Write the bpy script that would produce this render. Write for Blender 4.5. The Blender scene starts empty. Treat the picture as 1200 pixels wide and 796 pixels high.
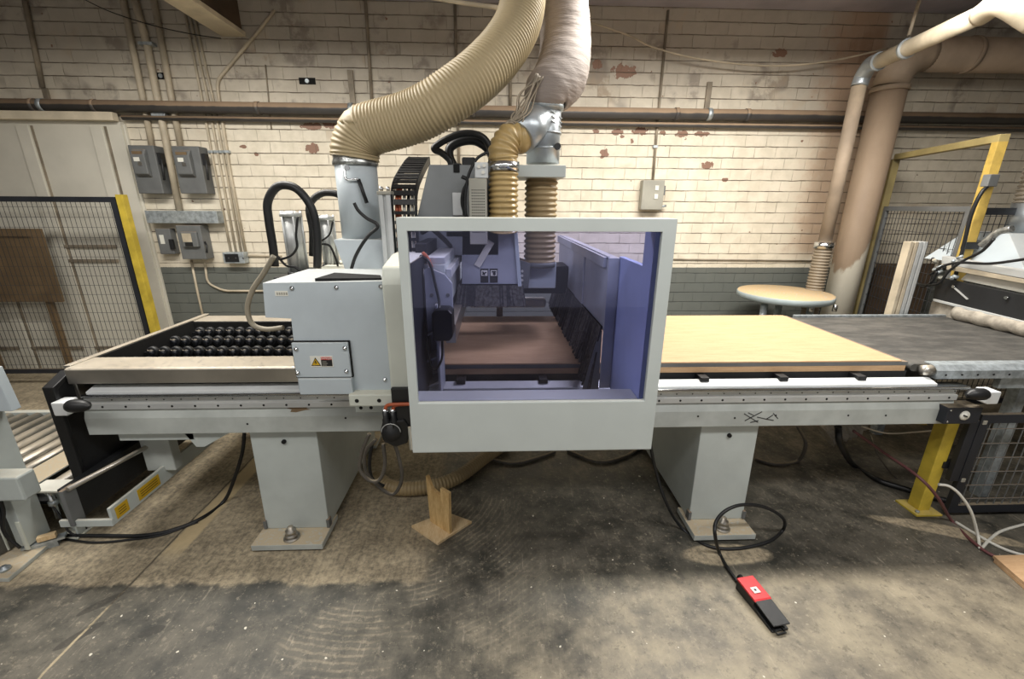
import bpy, math, random
from mathutils import Vector, Matrix
random.seed(7)
PI = math.pi
COL = bpy.context.scene.collection

# ------------------------------------------------------------------ camera model (1200x796 frame)
F = 500.0; EYE = Vector((0, 0, 1.7))
_p = math.atan(156.0 / F); _ps = math.atan(20.0 * math.cos(_p) / F); _ro = .0058
_c, _s = math.cos(_p), math.sin(_p)
FW = Vector((math.sin(_ps) * _c, math.cos(_ps) * _c, -_s))
_r = Vector((math.cos(_ps), -math.sin(_ps), 0)); _u = _r.cross(FW)
RT = math.cos(_ro) * _r + math.sin(_ro) * _u
UP = math.cos(_ro) * _u - math.sin(_ro) * _r
def ray(x, y): return (x - 600) / F * RT - (y - 398) / F * UP + FW
def aty(x, y, Y): d = ray(x, y); return EYE + d * (Y / d.y)
def atx(x, y, X): d = ray(x, y); return EYE + d * (X / d.x)
def atz(x, y, Z): d = ray(x, y); return EYE + d * ((Z - 1.7) / d.z)

# ------------------------------------------------------------------ mesh builder
def catmull(pts, k=8):
    P = [Vector(p) for p in pts]
    if len(P) < 3: return P
    Q = [P[0] * 2 - P[1]] + P + [P[-1] * 2 - P[-2]]
    out = []
    for i in range(1, len(Q) - 2):
        a, b, c, d = Q[i - 1:i + 3]
        for j in range(k):
            t = j / k
            out.append(.5 * ((2 * b) + (c - a) * t + (2 * a - 5 * b + 4 * c - d) * t * t + (3 * b - a - 3 * c + d) * t ** 3))
    out.append(P[-1])
    return out

class MB:
    def __init__(s): s.v = []; s.f = []; s.sm = []; s.mi = []; s.cur = 0
    def face(s, idx, smooth=False): s.f.append(idx); s.sm.append(smooth); s.mi.append(s.cur)
    def hexa(s, p):        # p: 4 bottom (ccw) + 4 top
        n = len(s.v); s.v += [Vector(q) for q in p]
        for q in ((3, 2, 1, 0), (4, 5, 6, 7), (0, 1, 5, 4), (1, 2, 6, 5), (2, 3, 7, 6), (3, 0, 4, 7)): s.face([n + i for i in q])
        return s
    def box(s, x0, x1, y0, y1, z0, z1):
        return s.hexa([(x0, y0, z0), (x1, y0, z0), (x1, y1, z0), (x0, y1, z0), (x0, y0, z1), (x1, y0, z1), (x1, y1, z1), (x0, y1, z1)])
    def obox(s, c, ax, ay, az, hx, hy, hz):
        c = Vector(c); ax = Vector(ax).normalized() * hx; ay = Vector(ay).normalized() * hy; az = Vector(az).normalized() * hz
        return s.hexa([c - ax - ay - az, c + ax - ay - az, c + ax + ay - az, c - ax + ay - az, c - ax - ay + az, c + ax - ay + az, c + ax + ay + az, c - ax + ay + az])
    def bar(s, p0, p1, w, h, up=(0, 0, 1)):
        p0 = Vector(p0); p1 = Vector(p1); d = (p1 - p0)
        a = d.normalized(); u = Vector(up); u = (u - a * u.dot(a))
        if u.length < 1e-4: u = Vector((0, 1, 0)); u = u - a * u.dot(a)
        u.normalize(); q = a.cross(u)
        return s.obox((p0 + p1) / 2, a, q, u, d.length / 2, w / 2, h / 2)
    def tube(s, pts, r, n=12, caps=True, smooth=True):
        P = [Vector(p) for p in pts]; R = r if isinstance(r, (list, tuple)) else [r] * len(P)
        t = (P[1] - P[0]).normalized(); u = t.orthogonal().normalized(); base = len(s.v)
        for i, p in enumerate(P):
            if i == 0: tt = P[1] - P[0]
            elif i == len(P) - 1: tt = P[-1] - P[-2]
            else: tt = P[i + 1] - P[i - 1]
            if tt.length > 1e-9: t = tt.normalized()
            u = (u - t * u.dot(t)).normalized(); w = t.cross(u)
            for k in range(n):
                a = 2 * PI * k / n; s.v.append(p + (u * math.cos(a) + w * math.sin(a)) * R[i])
        for i in range(len(P) - 1):
            for k in range(n):
                a = base + i * n + k; b = base + i * n + (k + 1) % n
                s.face([a, b, b + n, a + n], smooth)
        if caps:
            s.face([base + k for k in reversed(range(n))]); e = base + (len(P) - 1) * n; s.face([e + k for k in range(n)])
        return s
    def cyl(s, p0, p1, r, r1=None, n=20): return s.tube([p0, p1], [r, r if r1 is None else r1], n)
    def corr(s, pts, r, amp, pitch, n=28, seg=4):
        P = catmull(pts, 24); L = [0.0]
        for a, b in zip(P, P[1:]): L.append(L[-1] + (b - a).length)
        tot = L[-1]; m = max(2, int(tot / pitch)) * seg; Q = []; j = 0; RR = []
        rf = r if callable(r) else (lambda t: r)
        for i in range(m + 1):
            d = tot * i / m
            while j < len(L) - 2 and L[j + 1] < d: j += 1
            k = (d - L[j]) / max(1e-9, L[j + 1] - L[j]); Q.append(P[j].lerp(P[j + 1], min(1, k)))
            RR.append(rf(i / m) + amp * math.cos(2 * PI * i / seg))
        return s.tube(Q, RR, n)
    def prism(s, poly, fn, d0, d1, smooth=False):   # poly of (a,b); fn(a,b,d)->xyz
        n = len(s.v); m = len(poly)
        s.v += [Vector(fn(a, b, d0)) for a, b in poly] + [Vector(fn(a, b, d1)) for a, b in poly]
        s.face(list(range(n, n + m))); s.face([n + m + i for i in reversed(range(m))])
        for i in range(m): j = (i + 1) % m; s.face([n + j, n + i, n + m + i, n + m + j], smooth)
        return s
    def lathe(s, c, prof, n=32, axis='z', smooth=True):  # prof (r, h)
        b = len(s.v); c = Vector(c)
        for r, h in prof:
            for k in range(n):
                a = 2 * PI * k / n
                o = Vector((r * math.cos(a), r * math.sin(a), h)) if axis == 'z' else (Vector((r * math.cos(a), h, r * math.sin(a))) if axis == 'y' else Vector((h, r * math.cos(a), r * math.sin(a))))
                s.v.append(c + o)
        for i in range(len(prof) - 1):
            for k in range(n):
                a = b + i * n + k; q = b + i * n + (k + 1) % n; s.face([a, q, q + n, a + n], smooth)
        s.face([b + k for k in range(n)]); e = b + (len(prof) - 1) * n; s.face([e + k for k in range(n)])
        return s
    def build(s, name, mat, parent=None, bevel=0, kind=None, origin=None, seg=2):
        lo = Vector([min(v[i] for v in s.v) for i in range(3)]); hi = Vector([max(v[i] for v in s.v) for i in range(3)])
        o = Vector(((lo.x + hi.x) / 2, (lo.y + hi.y) / 2, lo.z)) if origin is None else Vector(origin)
        me = bpy.data.meshes.new(name); me.from_pydata([tuple(v - o) for v in s.v], [], s.f)
        me.polygons.foreach_set('use_smooth', s.sm); me.polygons.foreach_set('material_index', s.mi)
        for m in (mat if isinstance(mat, (list, tuple)) else [mat]): me.materials.append(m)
        import bmesh
        bm = bmesh.new(); bm.from_mesh(me); bmesh.ops.recalc_face_normals(bm, faces=bm.faces); bm.to_mesh(me); bm.free()
        ob = bpy.data.objects.new(name, me); COL.objects.link(ob)
        w = Vector((0, 0, 0)); q = parent
        while q is not None: w = w + q.location; q = q.parent
        ob.location = o - w; ob.parent = parent
        if bevel:
            b = ob.modifiers.new('bevel', 'BEVEL'); b.width = bevel; b.segments = seg; b.limit_method = 'ANGLE'; b.angle_limit = .6
        if kind: ob['kind'] = kind
        return ob

def tag(o, label, cat, group=None, kind=None):
    o['label'] = label; o['category'] = cat
    if group: o['group'] = group
    if kind: o['kind'] = kind
    return o
def thing(name, loc, label, cat, group=None):
    o = bpy.data.objects.new(name, None); COL.objects.link(o); o.location = loc; o.empty_display_size = .1
    return tag(o, label, cat, group)
def kids(o): return [c for c in bpy.data.objects if c.parent == o]
def copy_tree(o, parent=None):
    c = o.copy(); COL.objects.link(c); c.parent = parent
    for ch in kids(o): copy_tree(ch, c)
    return c
def struct(o): o['kind'] = 'structure'; return o

# ------------------------------------------------------------------ materials
def lin(c):
    if isinstance(c, str): c = [int(c[i:i + 2], 16) / 255 for i in (0, 2, 4)]
    return tuple(((x / 12.92) if x <= .04045 else ((x + .055) / 1.055) ** 2.4) for x in c) + (1,)
class N:
    def __init__(s, name):
        s.m = bpy.data.materials.new(name); s.m.use_nodes = True; s.t = s.m.node_tree; s.t.nodes.clear()
        s.out = s.n('ShaderNodeOutputMaterial'); s.b = s.n('ShaderNodeBsdfPrincipled'); s.l(s.b.outputs[0], s.out.inputs[0])
        s.geo = s.n('ShaderNodeNewGeometry'); s.tc = s.n('ShaderNodeTexCoord')
    def n(s, t, **k):
        x = s.t.nodes.new(t)
        for a, b in k.items(): setattr(x, a, b)
        return x
    def l(s, a, b): s.t.links.new(a, b)
    def setin(s, sock, v):
        if hasattr(v, 'is_output') or hasattr(v, 'links'): s.l(v, sock)
        else: sock.default_value = v
    def math(s, op, a, b=0., c=None, clamp=False):
        x = s.n('ShaderNodeMath', operation=op); x.use_clamp = clamp
        s.setin(x.inputs[0], a); s.setin(x.inputs[1], b)
        if c is not None: s.setin(x.inputs[2], c)
        return x.outputs[0]
    def mix(s, f, a, b, mode='MIX'):
        x = s.n('ShaderNodeMix', data_type='RGBA', blend_type=mode)
        s.setin(x.inputs[0], f); s.setin(x.inputs[6], a); s.setin(x.inputs[7], b); return x.outputs[2]
    def ramp(s, f, a, b):       # smoothstep a..b
        x = s.n('ShaderNodeMapRange', interpolation_type='SMOOTHSTEP'); s.setin(x.inputs[0], f)
        x.inputs[1].default_value = a; x.inputs[2].default_value = b; return x.outputs[0]
    def noise(s, vec, scale, detail=4, rough=.55, stretch=None):
        if stretch:
            m = s.n('ShaderNodeMapping'); s.l(vec, m.inputs[0]); m.inputs[3].default_value = stretch[:3]
            if len(stretch) > 3: m.inputs[2].default_value = (0, 0, stretch[3])
            vec = m.outputs[0]
        x = s.n('ShaderNodeTexNoise'); s.l(vec, x.inputs[0]); x.inputs['Scale'].default_value = scale
        x.inputs['Detail'].default_value = detail; x.inputs['Roughness'].default_value = rough; return x.outputs[0]
    def bump(s, h, strength=.2, dist=.01):
        x = s.n('ShaderNodeBump'); x.inputs[0].default_value = strength; x.inputs[1].default_value = dist
        s.l(h, x.inputs['Height']); s.l(x.outputs[0], s.b.inputs['Normal']); return x
    def sep(s, v): x = s.n('ShaderNodeSeparateXYZ'); s.l(v, x.inputs[0]); return x.outputs

def paint(name, col, rough=.5, metal=0., var=.12, scale=4., dust=0., dustcol='bcab8e', bump=.05, spec=.5, fine=60.):
    k = N(name); pos = k.geo.outputs['Position']
    n1 = k.noise(pos, scale, 5); n2 = k.noise(pos, fine, 3)
    c = lin(col); dk = tuple(x * (1 - var * 2) for x in c[:3]) + (1,); lt = tuple(min(1, x * (1 + var)) for x in c[:3]) + (1,)
    cc = k.mix(k.ramp(n1, .3, .7), dk, lt)
    if dust:
        nz = k.sep(k.geo.outputs['Normal'])[2]
        f = k.math('MULTIPLY', k.ramp(k.math('ADD', nz, k.math('MULTIPLY', n1, .5)), .7, 1.15), dust, clamp=True)
        f = k.math('MULTIPLY', f, k.ramp(n2, .2, .5), clamp=True)
        cc = k.mix(f, cc, lin(dustcol))
        k.l(k.math('ADD', k.math('MULTIPLY', f, .5), rough, clamp=True), k.b.inputs['Roughness'])
        if metal: k.l(k.math('MULTIPLY', k.math('SUBTRACT', 1., f), metal, clamp=True), k.b.inputs['Metallic'])
    else:
        k.l(k.math('MULTIPLY_ADD', n2, .2, rough - .1, clamp=True), k.b.inputs['Roughness']); k.b.inputs['Metallic'].default_value = metal
    k.l(cc, k.b.inputs['Base Color']); k.b.inputs['Specular IOR Level'].default_value = spec
    if bump: k.bump(n2, bump, .005)
    return k.m

M = {}
def twotone():
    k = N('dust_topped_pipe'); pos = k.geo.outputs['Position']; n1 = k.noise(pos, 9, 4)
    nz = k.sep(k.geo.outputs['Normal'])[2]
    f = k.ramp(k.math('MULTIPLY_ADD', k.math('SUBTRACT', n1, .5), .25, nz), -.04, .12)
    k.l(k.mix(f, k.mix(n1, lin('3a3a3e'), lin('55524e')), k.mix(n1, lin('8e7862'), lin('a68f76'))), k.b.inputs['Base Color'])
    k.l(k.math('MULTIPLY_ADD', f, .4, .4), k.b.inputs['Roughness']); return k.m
M['grey'] = paint('machine_grey_paint', 'b9c0bd', .42, var=.05, dust=.35)
M['hood'] = paint('hood_grey_paint', 'b9c0be', .45, var=.03, dust=.2)
M['cab'] = paint('cabinet_pale_blue_paint', 'b8c2c8', .42, var=.04, dust=.25)
M['cream'] = paint('cream_white_housing', 'ccd0c6', .45, var=.04, dust=.3)
M['beam'] = paint('bed_grey_paint', 'b2b7b3', .42, var=.07, dust=.9, scale=7)
M['inner'] = paint('inner_panel_paint', 'a2a7b0', .45, var=.08, dust=.3)
M['inner_refl'] = paint('inner_paint_with_reflection', '98a4cc', .45, var=.06)  # inner panel paint with a purple reflection put into its colour
M['pipe2'] = twotone()
M['carriage'] = paint('carriage_dark_grey', '7e8284', .45, var=.06)
M['hosel'] = paint('pale_grey_hose', '8f8878', .5, var=.1)
M['wirem'] = paint('fence_wire', '3c3d40', .5, .3, var=.1)
M['railw'] = paint('bright_rail_steel', 'dde0e0', .35, .15, var=.06)
M['steel'] = paint('brushed_steel', 'b8b4ac', .3, .9, var=.12, dust=.45, scale=3)
M['alu'] = paint('aluminium', 'cdd0d0', .4, .45, var=.07, dust=.2)
M['chrome'] = paint('chrome', 'd8dadc', .18, 1., var=.05)
M['galv'] = paint('galvanised_steel', 'b0b8bc', .42, .5, var=.16, scale=30, fine=90)
M['duct'] = paint('galvanised_duct', 'b4bcc2', .36, .65, var=.1, dust=.3, scale=6)
M['tape'] = paint('silver_tape', 'a8aaa8', .3, .7, var=.25, scale=40)
M['black'] = paint('black_rubber', '17181a', .45, var=.3)
M['blackp'] = paint('black_painted_steel', '1d1e20', .5, var=.2)
M['navy'] = paint('dark_powder_coat', '22252c', .5, var=.15, dust=.4)
M['hosegrey'] = paint('grey_rubber_hose', '57524b', .5, var=.15, dust=.5)
M['yellow'] = paint('yellow_post_paint', 'c2aa3e', .5, var=.12, dust=.3, scale=9)
M['yellowold'] = paint('dusty_yellow_paint', '9c8d5e', .6, var=.15, dust=.6)
M['dustpipe'] = paint('dusty_painted_pipe', '4e463c', .55, var=.2, dust=1., dustcol='a08a6c')
M['beigeduct'] = paint('dusty_beige_pipe', '9c8b78', .7, var=.14, dust=.5, scale=3)
M['conduit'] = paint('cream_painted_conduit', 'bcb09a', .55, var=.12, scale=6)
M['conduitd'] = paint('grimy_conduit', '8c8170', .6, var=.2, scale=6)
M['boxgrey'] = paint('electrical_box_grey', '6a6c6c', .5, var=.1, dust=.8, dustcol='8e7860')
M['boxlight'] = paint('switch_box_grey', '9d9b90', .5, var=.08, dust=.5)
M['red'] = paint('red_plastic', 'c4262c', .4, var=.08)
M['orange'] = paint('orange_cable_jacket', 'b85c38', .5, var=.1)
M['white'] = paint('white_plastic', 'd8d6cc', .45, var=.06)
M['pink'] = paint('maroon_cable_jacket', '6e4344', .55, var=.1)
M['label'] = paint('label_white', 'dddcd2', .5, var=.04)
M['labely'] = paint('label_yellow', 'c9a21e', .5, var=.1)
M['ink'] = paint('label_black', '1a1a1a', .6, var=.1)
M['hole'] = paint('dark_hole', '0b0b0b', .9, var=.1, bump=0)
M['card'] = paint('brown_hardboard', '725e44', .75, var=.1, scale=5)
M['fab'] = paint('dusty_fabric', 'a59d90', .9, var=.15, scale=20, bump=.4)
M['wallw'] = paint('white_door_paint', 'd3cfc2', .6, var=.06, scale=1.5, dust=.3)
M['ceil'] = paint('ceiling_paint', 'b0acb6', .8, var=.1, scale=2)
M['beamw'] = paint('dusty_white_timber', 'd6cab2', .7, var=.1, scale=4)
M['timber'] = paint('dark_timber', '5b4a39', .8, var=.2, scale=3)
M['round'] = paint('pale_blue_painted_top', 'a6b2b4', .5, var=.1, dust=1., dustcol='c6ab82')
M['brist'] = paint('dark_bristles', '2e2d30', .8, var=.35, scale=60, fine=200)
M['bristg'] = paint('grey_bristles', '55534f', .8, var=.35, scale=60, fine=200)

def flexmat(name, col, trans=.0, rough=.5):
    k = N(name); n1 = k.noise(k.geo.outputs['Position'], 6, 4); c = lin(col)
    k.l(k.mix(n1, tuple(x * .8 for x in c[:3]) + (1,), c), k.b.inputs['Base Color']); k.b.inputs['Roughness'].default_value = rough
    k.b.inputs['Subsurface Weight'].default_value = 0
    k.l(k.math('MULTIPLY_ADD', n1, .3, rough - .15), k.b.inputs['Roughness'])
    return k.m
M['flex'] = flexmat('beige_flexible_hose', 'b09f7c', rough=.55)
M['flexy'] = flexmat('amber_flexible_hose', 'b59b68', rough=.3)
M['flexg'] = flexmat('grey_tan_hose', '8f8270')
M['flexd'] = flexmat('dusty_amber_hose', '9a8662', rough=.5)
def wrinkle():
    k = N('dusty_fabric_duct'); pos = k.geo.outputs['Position']
    n1 = k.noise(pos, 7, 5, stretch=(1, 1, 5)); n2 = k.noise(pos, 3, 3)
    k.l(k.mix(n2, lin('7a7069'), lin('91867e')), k.b.inputs['Base Color']); k.b.inputs['Roughness'].default_value = .75
    k.bump(n1, .35, .03); return k.m
M['wrap'] = wrinkle()

def wood(name, a, b, stretch, scale=6, rough=.6):
    k = N(name); pos = k.geo.outputs['Position']
    n1 = k.noise(pos, scale, 6, .6, stretch=stretch); n2 = k.noise(pos, scale * 8, 3, stretch=stretch)
    f = k.math('MULTIPLY_ADD', n2, .35, k.math('MULTIPLY', n1, .7)); c = k.mix(k.ramp(f, .3, .7), lin(a), lin(b))
    k.l(c, k.b.inputs['Base Color']); k.b.inputs['Roughness'].default_value = rough; k.bump(n2, .05, .003); return k.m
M['ply'] = wood('plywood', 'bd935a', 'e6c890', (8, 8, 1), 5)
M['plyedge'] = wood('plywood_edge', '8e6b44', 'c2a377', (1, 1, 30), 6)
M['sheet'] = wood('mdf_sheet', 'b3906b', 'c5a37e', (1, 8, 8), 7, .55)
M['softwood'] = wood('softwood_board', 'd0b184', 'e6d0a8', (6, 1, 1), 5)

def brick():
    k = N('painted_brick'); pos = k.geo.outputs['Position']; X, Y, Z = k.sep(pos)
    cm = k.n('ShaderNodeCombineXYZ'); k.l(X, cm.inputs[0]); k.l(k.math('ADD', Z, .013), cm.inputs[1])
    d = k.noise(pos, 9, 3); dv = k.n('ShaderNodeCombineXYZ'); k.l(k.math('MULTIPLY', k.math('SUBTRACT', d, .5), .012), dv.inputs[1])
    k.l(k.math('MULTIPLY', k.math('SUBTRACT', k.noise(pos, 14, 2), .5), .012), dv.inputs[0])
    ad = k.n('ShaderNodeVectorMath', operation='ADD'); k.l(cm.outputs[0], ad.inputs[0]); k.l(dv.outputs[0], ad.inputs[1])
    br = k.n('ShaderNodeTexBrick'); k.l(ad.outputs[0], br.inputs[0]); br.offset = .5
    for i, v in (('Scale', 1.), ('Mortar Size', .0035), ('Mortar Smooth', .35), ('Brick Width', .214), ('Row Height', .104), ('Bias', 0.)): br.inputs[i].default_value = v
    br.inputs['Color1'].default_value = (0, 0, 0, 1); br.inputs['Color2'].default_value = (1, 1, 1, 1); br.inputs['Mortar'].default_value = (.5, .5, .5, 1)
    cell = br.outputs['Color']
    yy = k.sep(ad.outputs[0])[1]
    mh = k.ramp(k.math('ABSOLUTE', k.math('SUBTRACT', k.math('FRACT', k.math('DIVIDE', yy, .104)), .5)), .455, .485)
    mort = k.math('MAXIMUM', mh, k.math('MULTIPLY', br.outputs['Fac'], k.math('MULTIPLY_ADD', k.ramp(k.noise(pos, 4, 3), .4, .65), .5, .12)))
    big = k.noise(pos, 1.1, 5, .6); mid = k.noise(pos, 6, 5, .65); fine = k.noise(pos, 70, 4)
    white = k.mix(k.ramp(mid, .35, .65), lin('d6cdb9'), lin('e6ddca'))
    white = k.mix(k.math('MULTIPLY', cell, .2), white, lin('cdc2ae'))
    # soot and sawdust film that thickens towards the roof
    grime = k.math('MULTIPLY', k.ramp(k.math('MULTIPLY_ADD', k.math('SUBTRACT', big, .5), 1.1, Z), 2.2, 3.15), .6)
    white = k.mix(grime, white, lin('857d76'))
    # soot smudges on single bricks
    sm = k.math('MULTIPLY', k.ramp(k.noise(pos, 2.8, 2), .5, .62), k.ramp(k.math('MULTIPLY_ADD', cell, .2, mid), .55, .72))
    white = k.mix(k.math('MULTIPLY', sm, k.math('MULTIPLY', k.ramp(Z, 2.3, 2.7), .6)), white, lin('6a5f56'))
    # bricks with worn tan faces
    worn = k.math('MULTIPLY', k.ramp(k.noise(pos, 2.3, 3), .56, .68), k.ramp(k.math('ADD', mid, k.math('MULTIPLY', cell, .25)), .56, .75))
    white = k.mix(k.math('MULTIPLY', worn, .4), white, lin('b09a7e'))
    # peeled patches at given spots
    n5 = k.noise(pos, 22, 4)
    peel = None
    spots = [aty(a, b, 4.5) for a, b in ((698, 154), (724, 155), (750, 154), (777, 156), (799, 157), (822, 157), (708, 180), (741, 166), (829, 194), (850, 211), (365, 148), (386, 147), (366, 174), (300, 181), (729, 160), (914, 62), (285, 172), (731, 84), (700, 75))]
    rad = [(.035, .02), (.06, .03), (.08, .035), (.03, .025), (.06, .035), (.07, .025), (.045, .05), (.02, .03), (.06, .04), (.035, .02), (.10, .035), (.06, .03), (.06, .05), (.025, .02), (.02, .015), (.07, .04), (.04, .015), (.12, .06), (.05, .04)]
    for sp, (rx, rz) in zip(spots, rad):
        dx = k.math('DIVIDE', k.math('SUBTRACT', X, sp.x), rx); dz = k.math('DIVIDE', k.math('SUBTRACT', Z, sp.z), rz)
        dd = k.math('ADD', k.math('MULTIPLY', dx, dx), k.math('MULTIPLY', dz, dz))
        m = k.math('LESS_THAN', k.math('ADD', dd, k.math('MULTIPLY', k.math('SUBTRACT', n5, .5), 4.)), .85)
        peel = m if peel is None else k.math('MAXIMUM', peel, m)
    chips = k.ramp(k.noise(pos, 16, 3, .5), .715, .73)
    peel = k.math('MAXIMUM', peel, chips)
    # run of bare brick beside the large pipe
    run = k.math('MULTIPLY', k.ramp(k.math('MULTIPLY_ADD', k.math('SUBTRACT', mid, .5), .7, X), 2.95, 3.35), k.math('SUBTRACT', 1., k.ramp(X, 3.6, 3.7)))
    run = k.math('MULTIPLY', run, k.ramp(Z, 1.15, 1.3))
    white = k.mix(k.math('MULTIPLY', run, .6), white, lin('9a7250'))
    white = k.mix(peel, white, lin('8a6a58'))
    grey = k.mix(mid, lin('5f635f'), lin('6e716b'))
    lim = k.math('GREATER_THAN', Z, k.math('MULTIPLY_ADD', fine, .008, 1.085))
    c = k.mix(lim, grey, white)
    dark = k.mix(lim, lin('4a4d4b'), lin('75695a'))
    mm = k.math('MULTIPLY', mort, k.math('ADD', .25, k.ramp(k.noise(pos, 5, 4), .4, .62)), clamp=True)
    c = k.mix(mm, c, dark)
    k.l(c, k.b.inputs['Base Color']); k.b.inputs['Roughness'].default_value = .6
    h = k.math('SUBTRACT', k.math('MULTIPLY_ADD', mid, .25, k.math('MULTIPLY', cell, .12)), k.math('ADD', mort, k.math('MULTIPLY', peel, .3)))
    k.bump(h, .9, .014)
    return k.m
M['brick'] = brick()

def concrete():
    k = N('worn_concrete'); pos = k.geo.outputs['Position']; X, Y, Z = k.sep(pos)
    big = k.noise(pos, .9, 5, .6); mid = k.noise(pos, 5, 6, .65); fine = k.noise(pos, 38, 6, .75)
    scr = k.noise(pos, 9, 5, .7, stretch=(6, .7, 1, .5)); scr2 = k.noise(pos, 9, 5, .7, stretch=(6, .7, 1, -.9))
    sp = k.noise(pos, 150, 2, .5)
    base = k.mix(k.ramp(k.math('MULTIPLY_ADD', mid, .6, k.math('MULTIPLY', big, .4)), .36, .62), lin('33332e'), lin('6b665b'))
    # brown-grey floor in front: wear, plus painted light ending at the bed's shadow
    worn_lit = k.ramp(k.math('ADD', k.math('ADD', k.math('MULTIPLY', X, .55), k.math('MULTIPLY', k.math('SUBTRACT', 1.62, Y), 1.1)), k.math('MULTIPLY', k.math('SUBTRACT', mid, .5), .9)), .15, .9)
    worn_lit = k.math('MULTIPLY', worn_lit, k.ramp(k.math('MULTIPLY_ADD', k.math('SUBTRACT', mid, .5), .12, Y), 1.66, 1.54))
    base = k.mix(k.math('MULTIPLY', worn_lit, .8), base, k.mix(k.ramp(mid, .3, .7), lin('6b6458'), lin('a1967f')))
    # scratches and specks
    base = k.mix(k.math('MULTIPLY', k.math('MULTIPLY', k.ramp(scr, .56, .72), k.ramp(mid, .42, .62)), .6), base, lin('a89e8c'))
    base = k.mix(k.math('MULTIPLY', k.math('MULTIPLY', k.ramp(scr2, .58, .74), k.ramp(big, .42, .6)), .6), base, lin('a39987'))
    base = k.mix(k.math('MULTIPLY', k.ramp(fine, .56, .68), .45), base, lin('b0a58f'))
    base = k.mix(k.math('MULTIPLY', k.ramp(fine, .42, .3), .5), base, lin('2b2a27'))
    base = k.mix(k.ramp(sp, .76, .8), base, lin('c9c0ae'))
    base = k.mix(k.math('MULTIPLY', k.ramp(k.noise(pos, 16, 6, .8), .55, .66), .45), base, lin('9b917f'))
    base = k.mix(k.math('MULTIPLY', k.ramp(k.noise(pos, 21, 6, .8), .46, .36), .4), base, lin('25241f'))
    base = k.mix(k.ramp(k.noise(pos, 42, 1, .3), .785, .80), base, lin('d6d0c0'))
    def blob(px, py, rx, ry, ang=0., nz=.8, soft=.25, noise=mid):
        p = atz(px, py, 0); ca, sa = math.cos(ang), math.sin(ang)
        dx = k.math('SUBTRACT', X, p.x); dy = k.math('SUBTRACT', Y, p.y)
        u = k.math('DIVIDE', k.math('ADD', k.math('MULTIPLY', dx, ca), k.math('MULTIPLY', dy, sa)), rx)
        v = k.math('DIVIDE', k.math('SUBTRACT', k.math('MULTIPLY', dy, ca), k.math('MULTIPLY', dx, sa)), ry)
        dd = k.math('ADD', k.math('MULTIPLY', u, u), k.math('MULTIPLY', v, v))
        return k.ramp(k.math('MULTIPLY_ADD', k.math('SUBTRACT', noise, .5), nz * 2, dd), 1 + soft, 1 - soft)
    # arcs raked by wheels and boots
    arc = k.n('ShaderNodeTexWave'); arc.wave_type = 'RINGS'; arc.rings_direction = 'Z'; mpp = k.n('ShaderNodeMapping'); k.l(pos, mpp.inputs[0]); mpp.inputs[1].default_value = (.55, -2.3, 0); k.l(mpp.outputs[0], arc.inputs[0])
    arc.inputs['Scale'].default_value = 11; arc.inputs['Distortion'].default_value = 3.; arc.inputs['Detail'].default_value = 4; arc.inputs['Detail Scale'].default_value = 1.5
    am = k.math('MULTIPLY', k.ramp(arc.outputs['Fac'], .55, .95), k.math('MULTIPLY', k.ramp(k.math('ADD', big, k.math('MULTIPLY', mid, .4)), .66, .8), k.math('MULTIPLY', k.ramp(X, .3, -.2), k.ramp(X, -1.1, -.8))))
    base = k.mix(k.math('MULTIPLY', am, k.math('MULTIPLY', k.ramp(fine, .3, .6), .6)), base, lin('a39780'))
    # oil stains; the last, widest blobs paint in the machine's shadow band
    for a in ((262, 664, .13, .045, .9, .7, .08), (118, 708, .08, .022, .8, .7, .08), (92, 746, .08, .026, .9, .7, .08), (148, 668, .11, .028, .8, .7, .1), (178, 740, .045, .022, .4, .7, .08), (102, 690, .04, .02, .8, .7, .1), (560, 700, .25, .12, .2, 1.2, .3), (640, 640, .5, .1, 0., 1.2, .4), (950, 640, .5, .1, 0., 1.2, .4)):
        base = k.mix(k.math('MULTIPLY', blob(*a), .6 if a[2] < .2 else .3), base, lin('2b2823'))
    # sawdust swept against the feet and lying under the bed
    e = k.math('ADD', Y, k.math('MULTIPLY', k.math('SUBTRACT', mid, .5), .12))
    e = k.math('ADD', e, k.math('MULTIPLY', X, .02))
    dust = k.math('MULTIPLY', k.ramp(e, 1.575, 1.605), k.ramp(k.math('MULTIPLY_ADD', k.math('SUBTRACT', mid, .5), .3, X), -.28, -.42))
    far = k.math('MULTIPLY', k.ramp(k.math('MULTIPLY_ADD', k.math('SUBTRACT', mid, .5), .9, Y), 2.2, 3.0), .45)
    dust = k.math('MAXIMUM', dust, far)
    for a in ((850, 650, .22, .07, 0.), (1110, 622, .34, .05, -.35)):
        dust = k.math('MAXIMUM', dust, blob(*a))
    strip = k.math('MULTIPLY', k.ramp(k.math('ABSOLUTE', k.math('SUBTRACT', X, -1.66)), .06, .04), k.ramp(Y, 1.75, 1.9))
    cc = k.mix(k.ramp(k.math('MULTIPLY_ADD', fine, .5, k.math('MULTIPLY', mid, .5)), .35, .65), lin('857a66'), lin('bdae92'))
    keep = k.math('MULTIPLY', dust, k.math('MULTIPLY_ADD', k.ramp(k.math('MULTIPLY_ADD', scr, .5, k.math('MULTIPLY', fine, .5)), .38, .56), .45, .5), clamp=True)
    base = k.mix(keep, base, cc); base = k.mix(k.math('MULTIPLY', strip, .8), base, lin('c9b48c'))
    # sawn joint filled with dust
    j = k.ramp(k.math('ABSOLUTE', k.math('ADD', X, k.math('MULTIPLY_ADD', k.math('SUBTRACT', mid, .5), .03, 1.72))), .008, .003)
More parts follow.
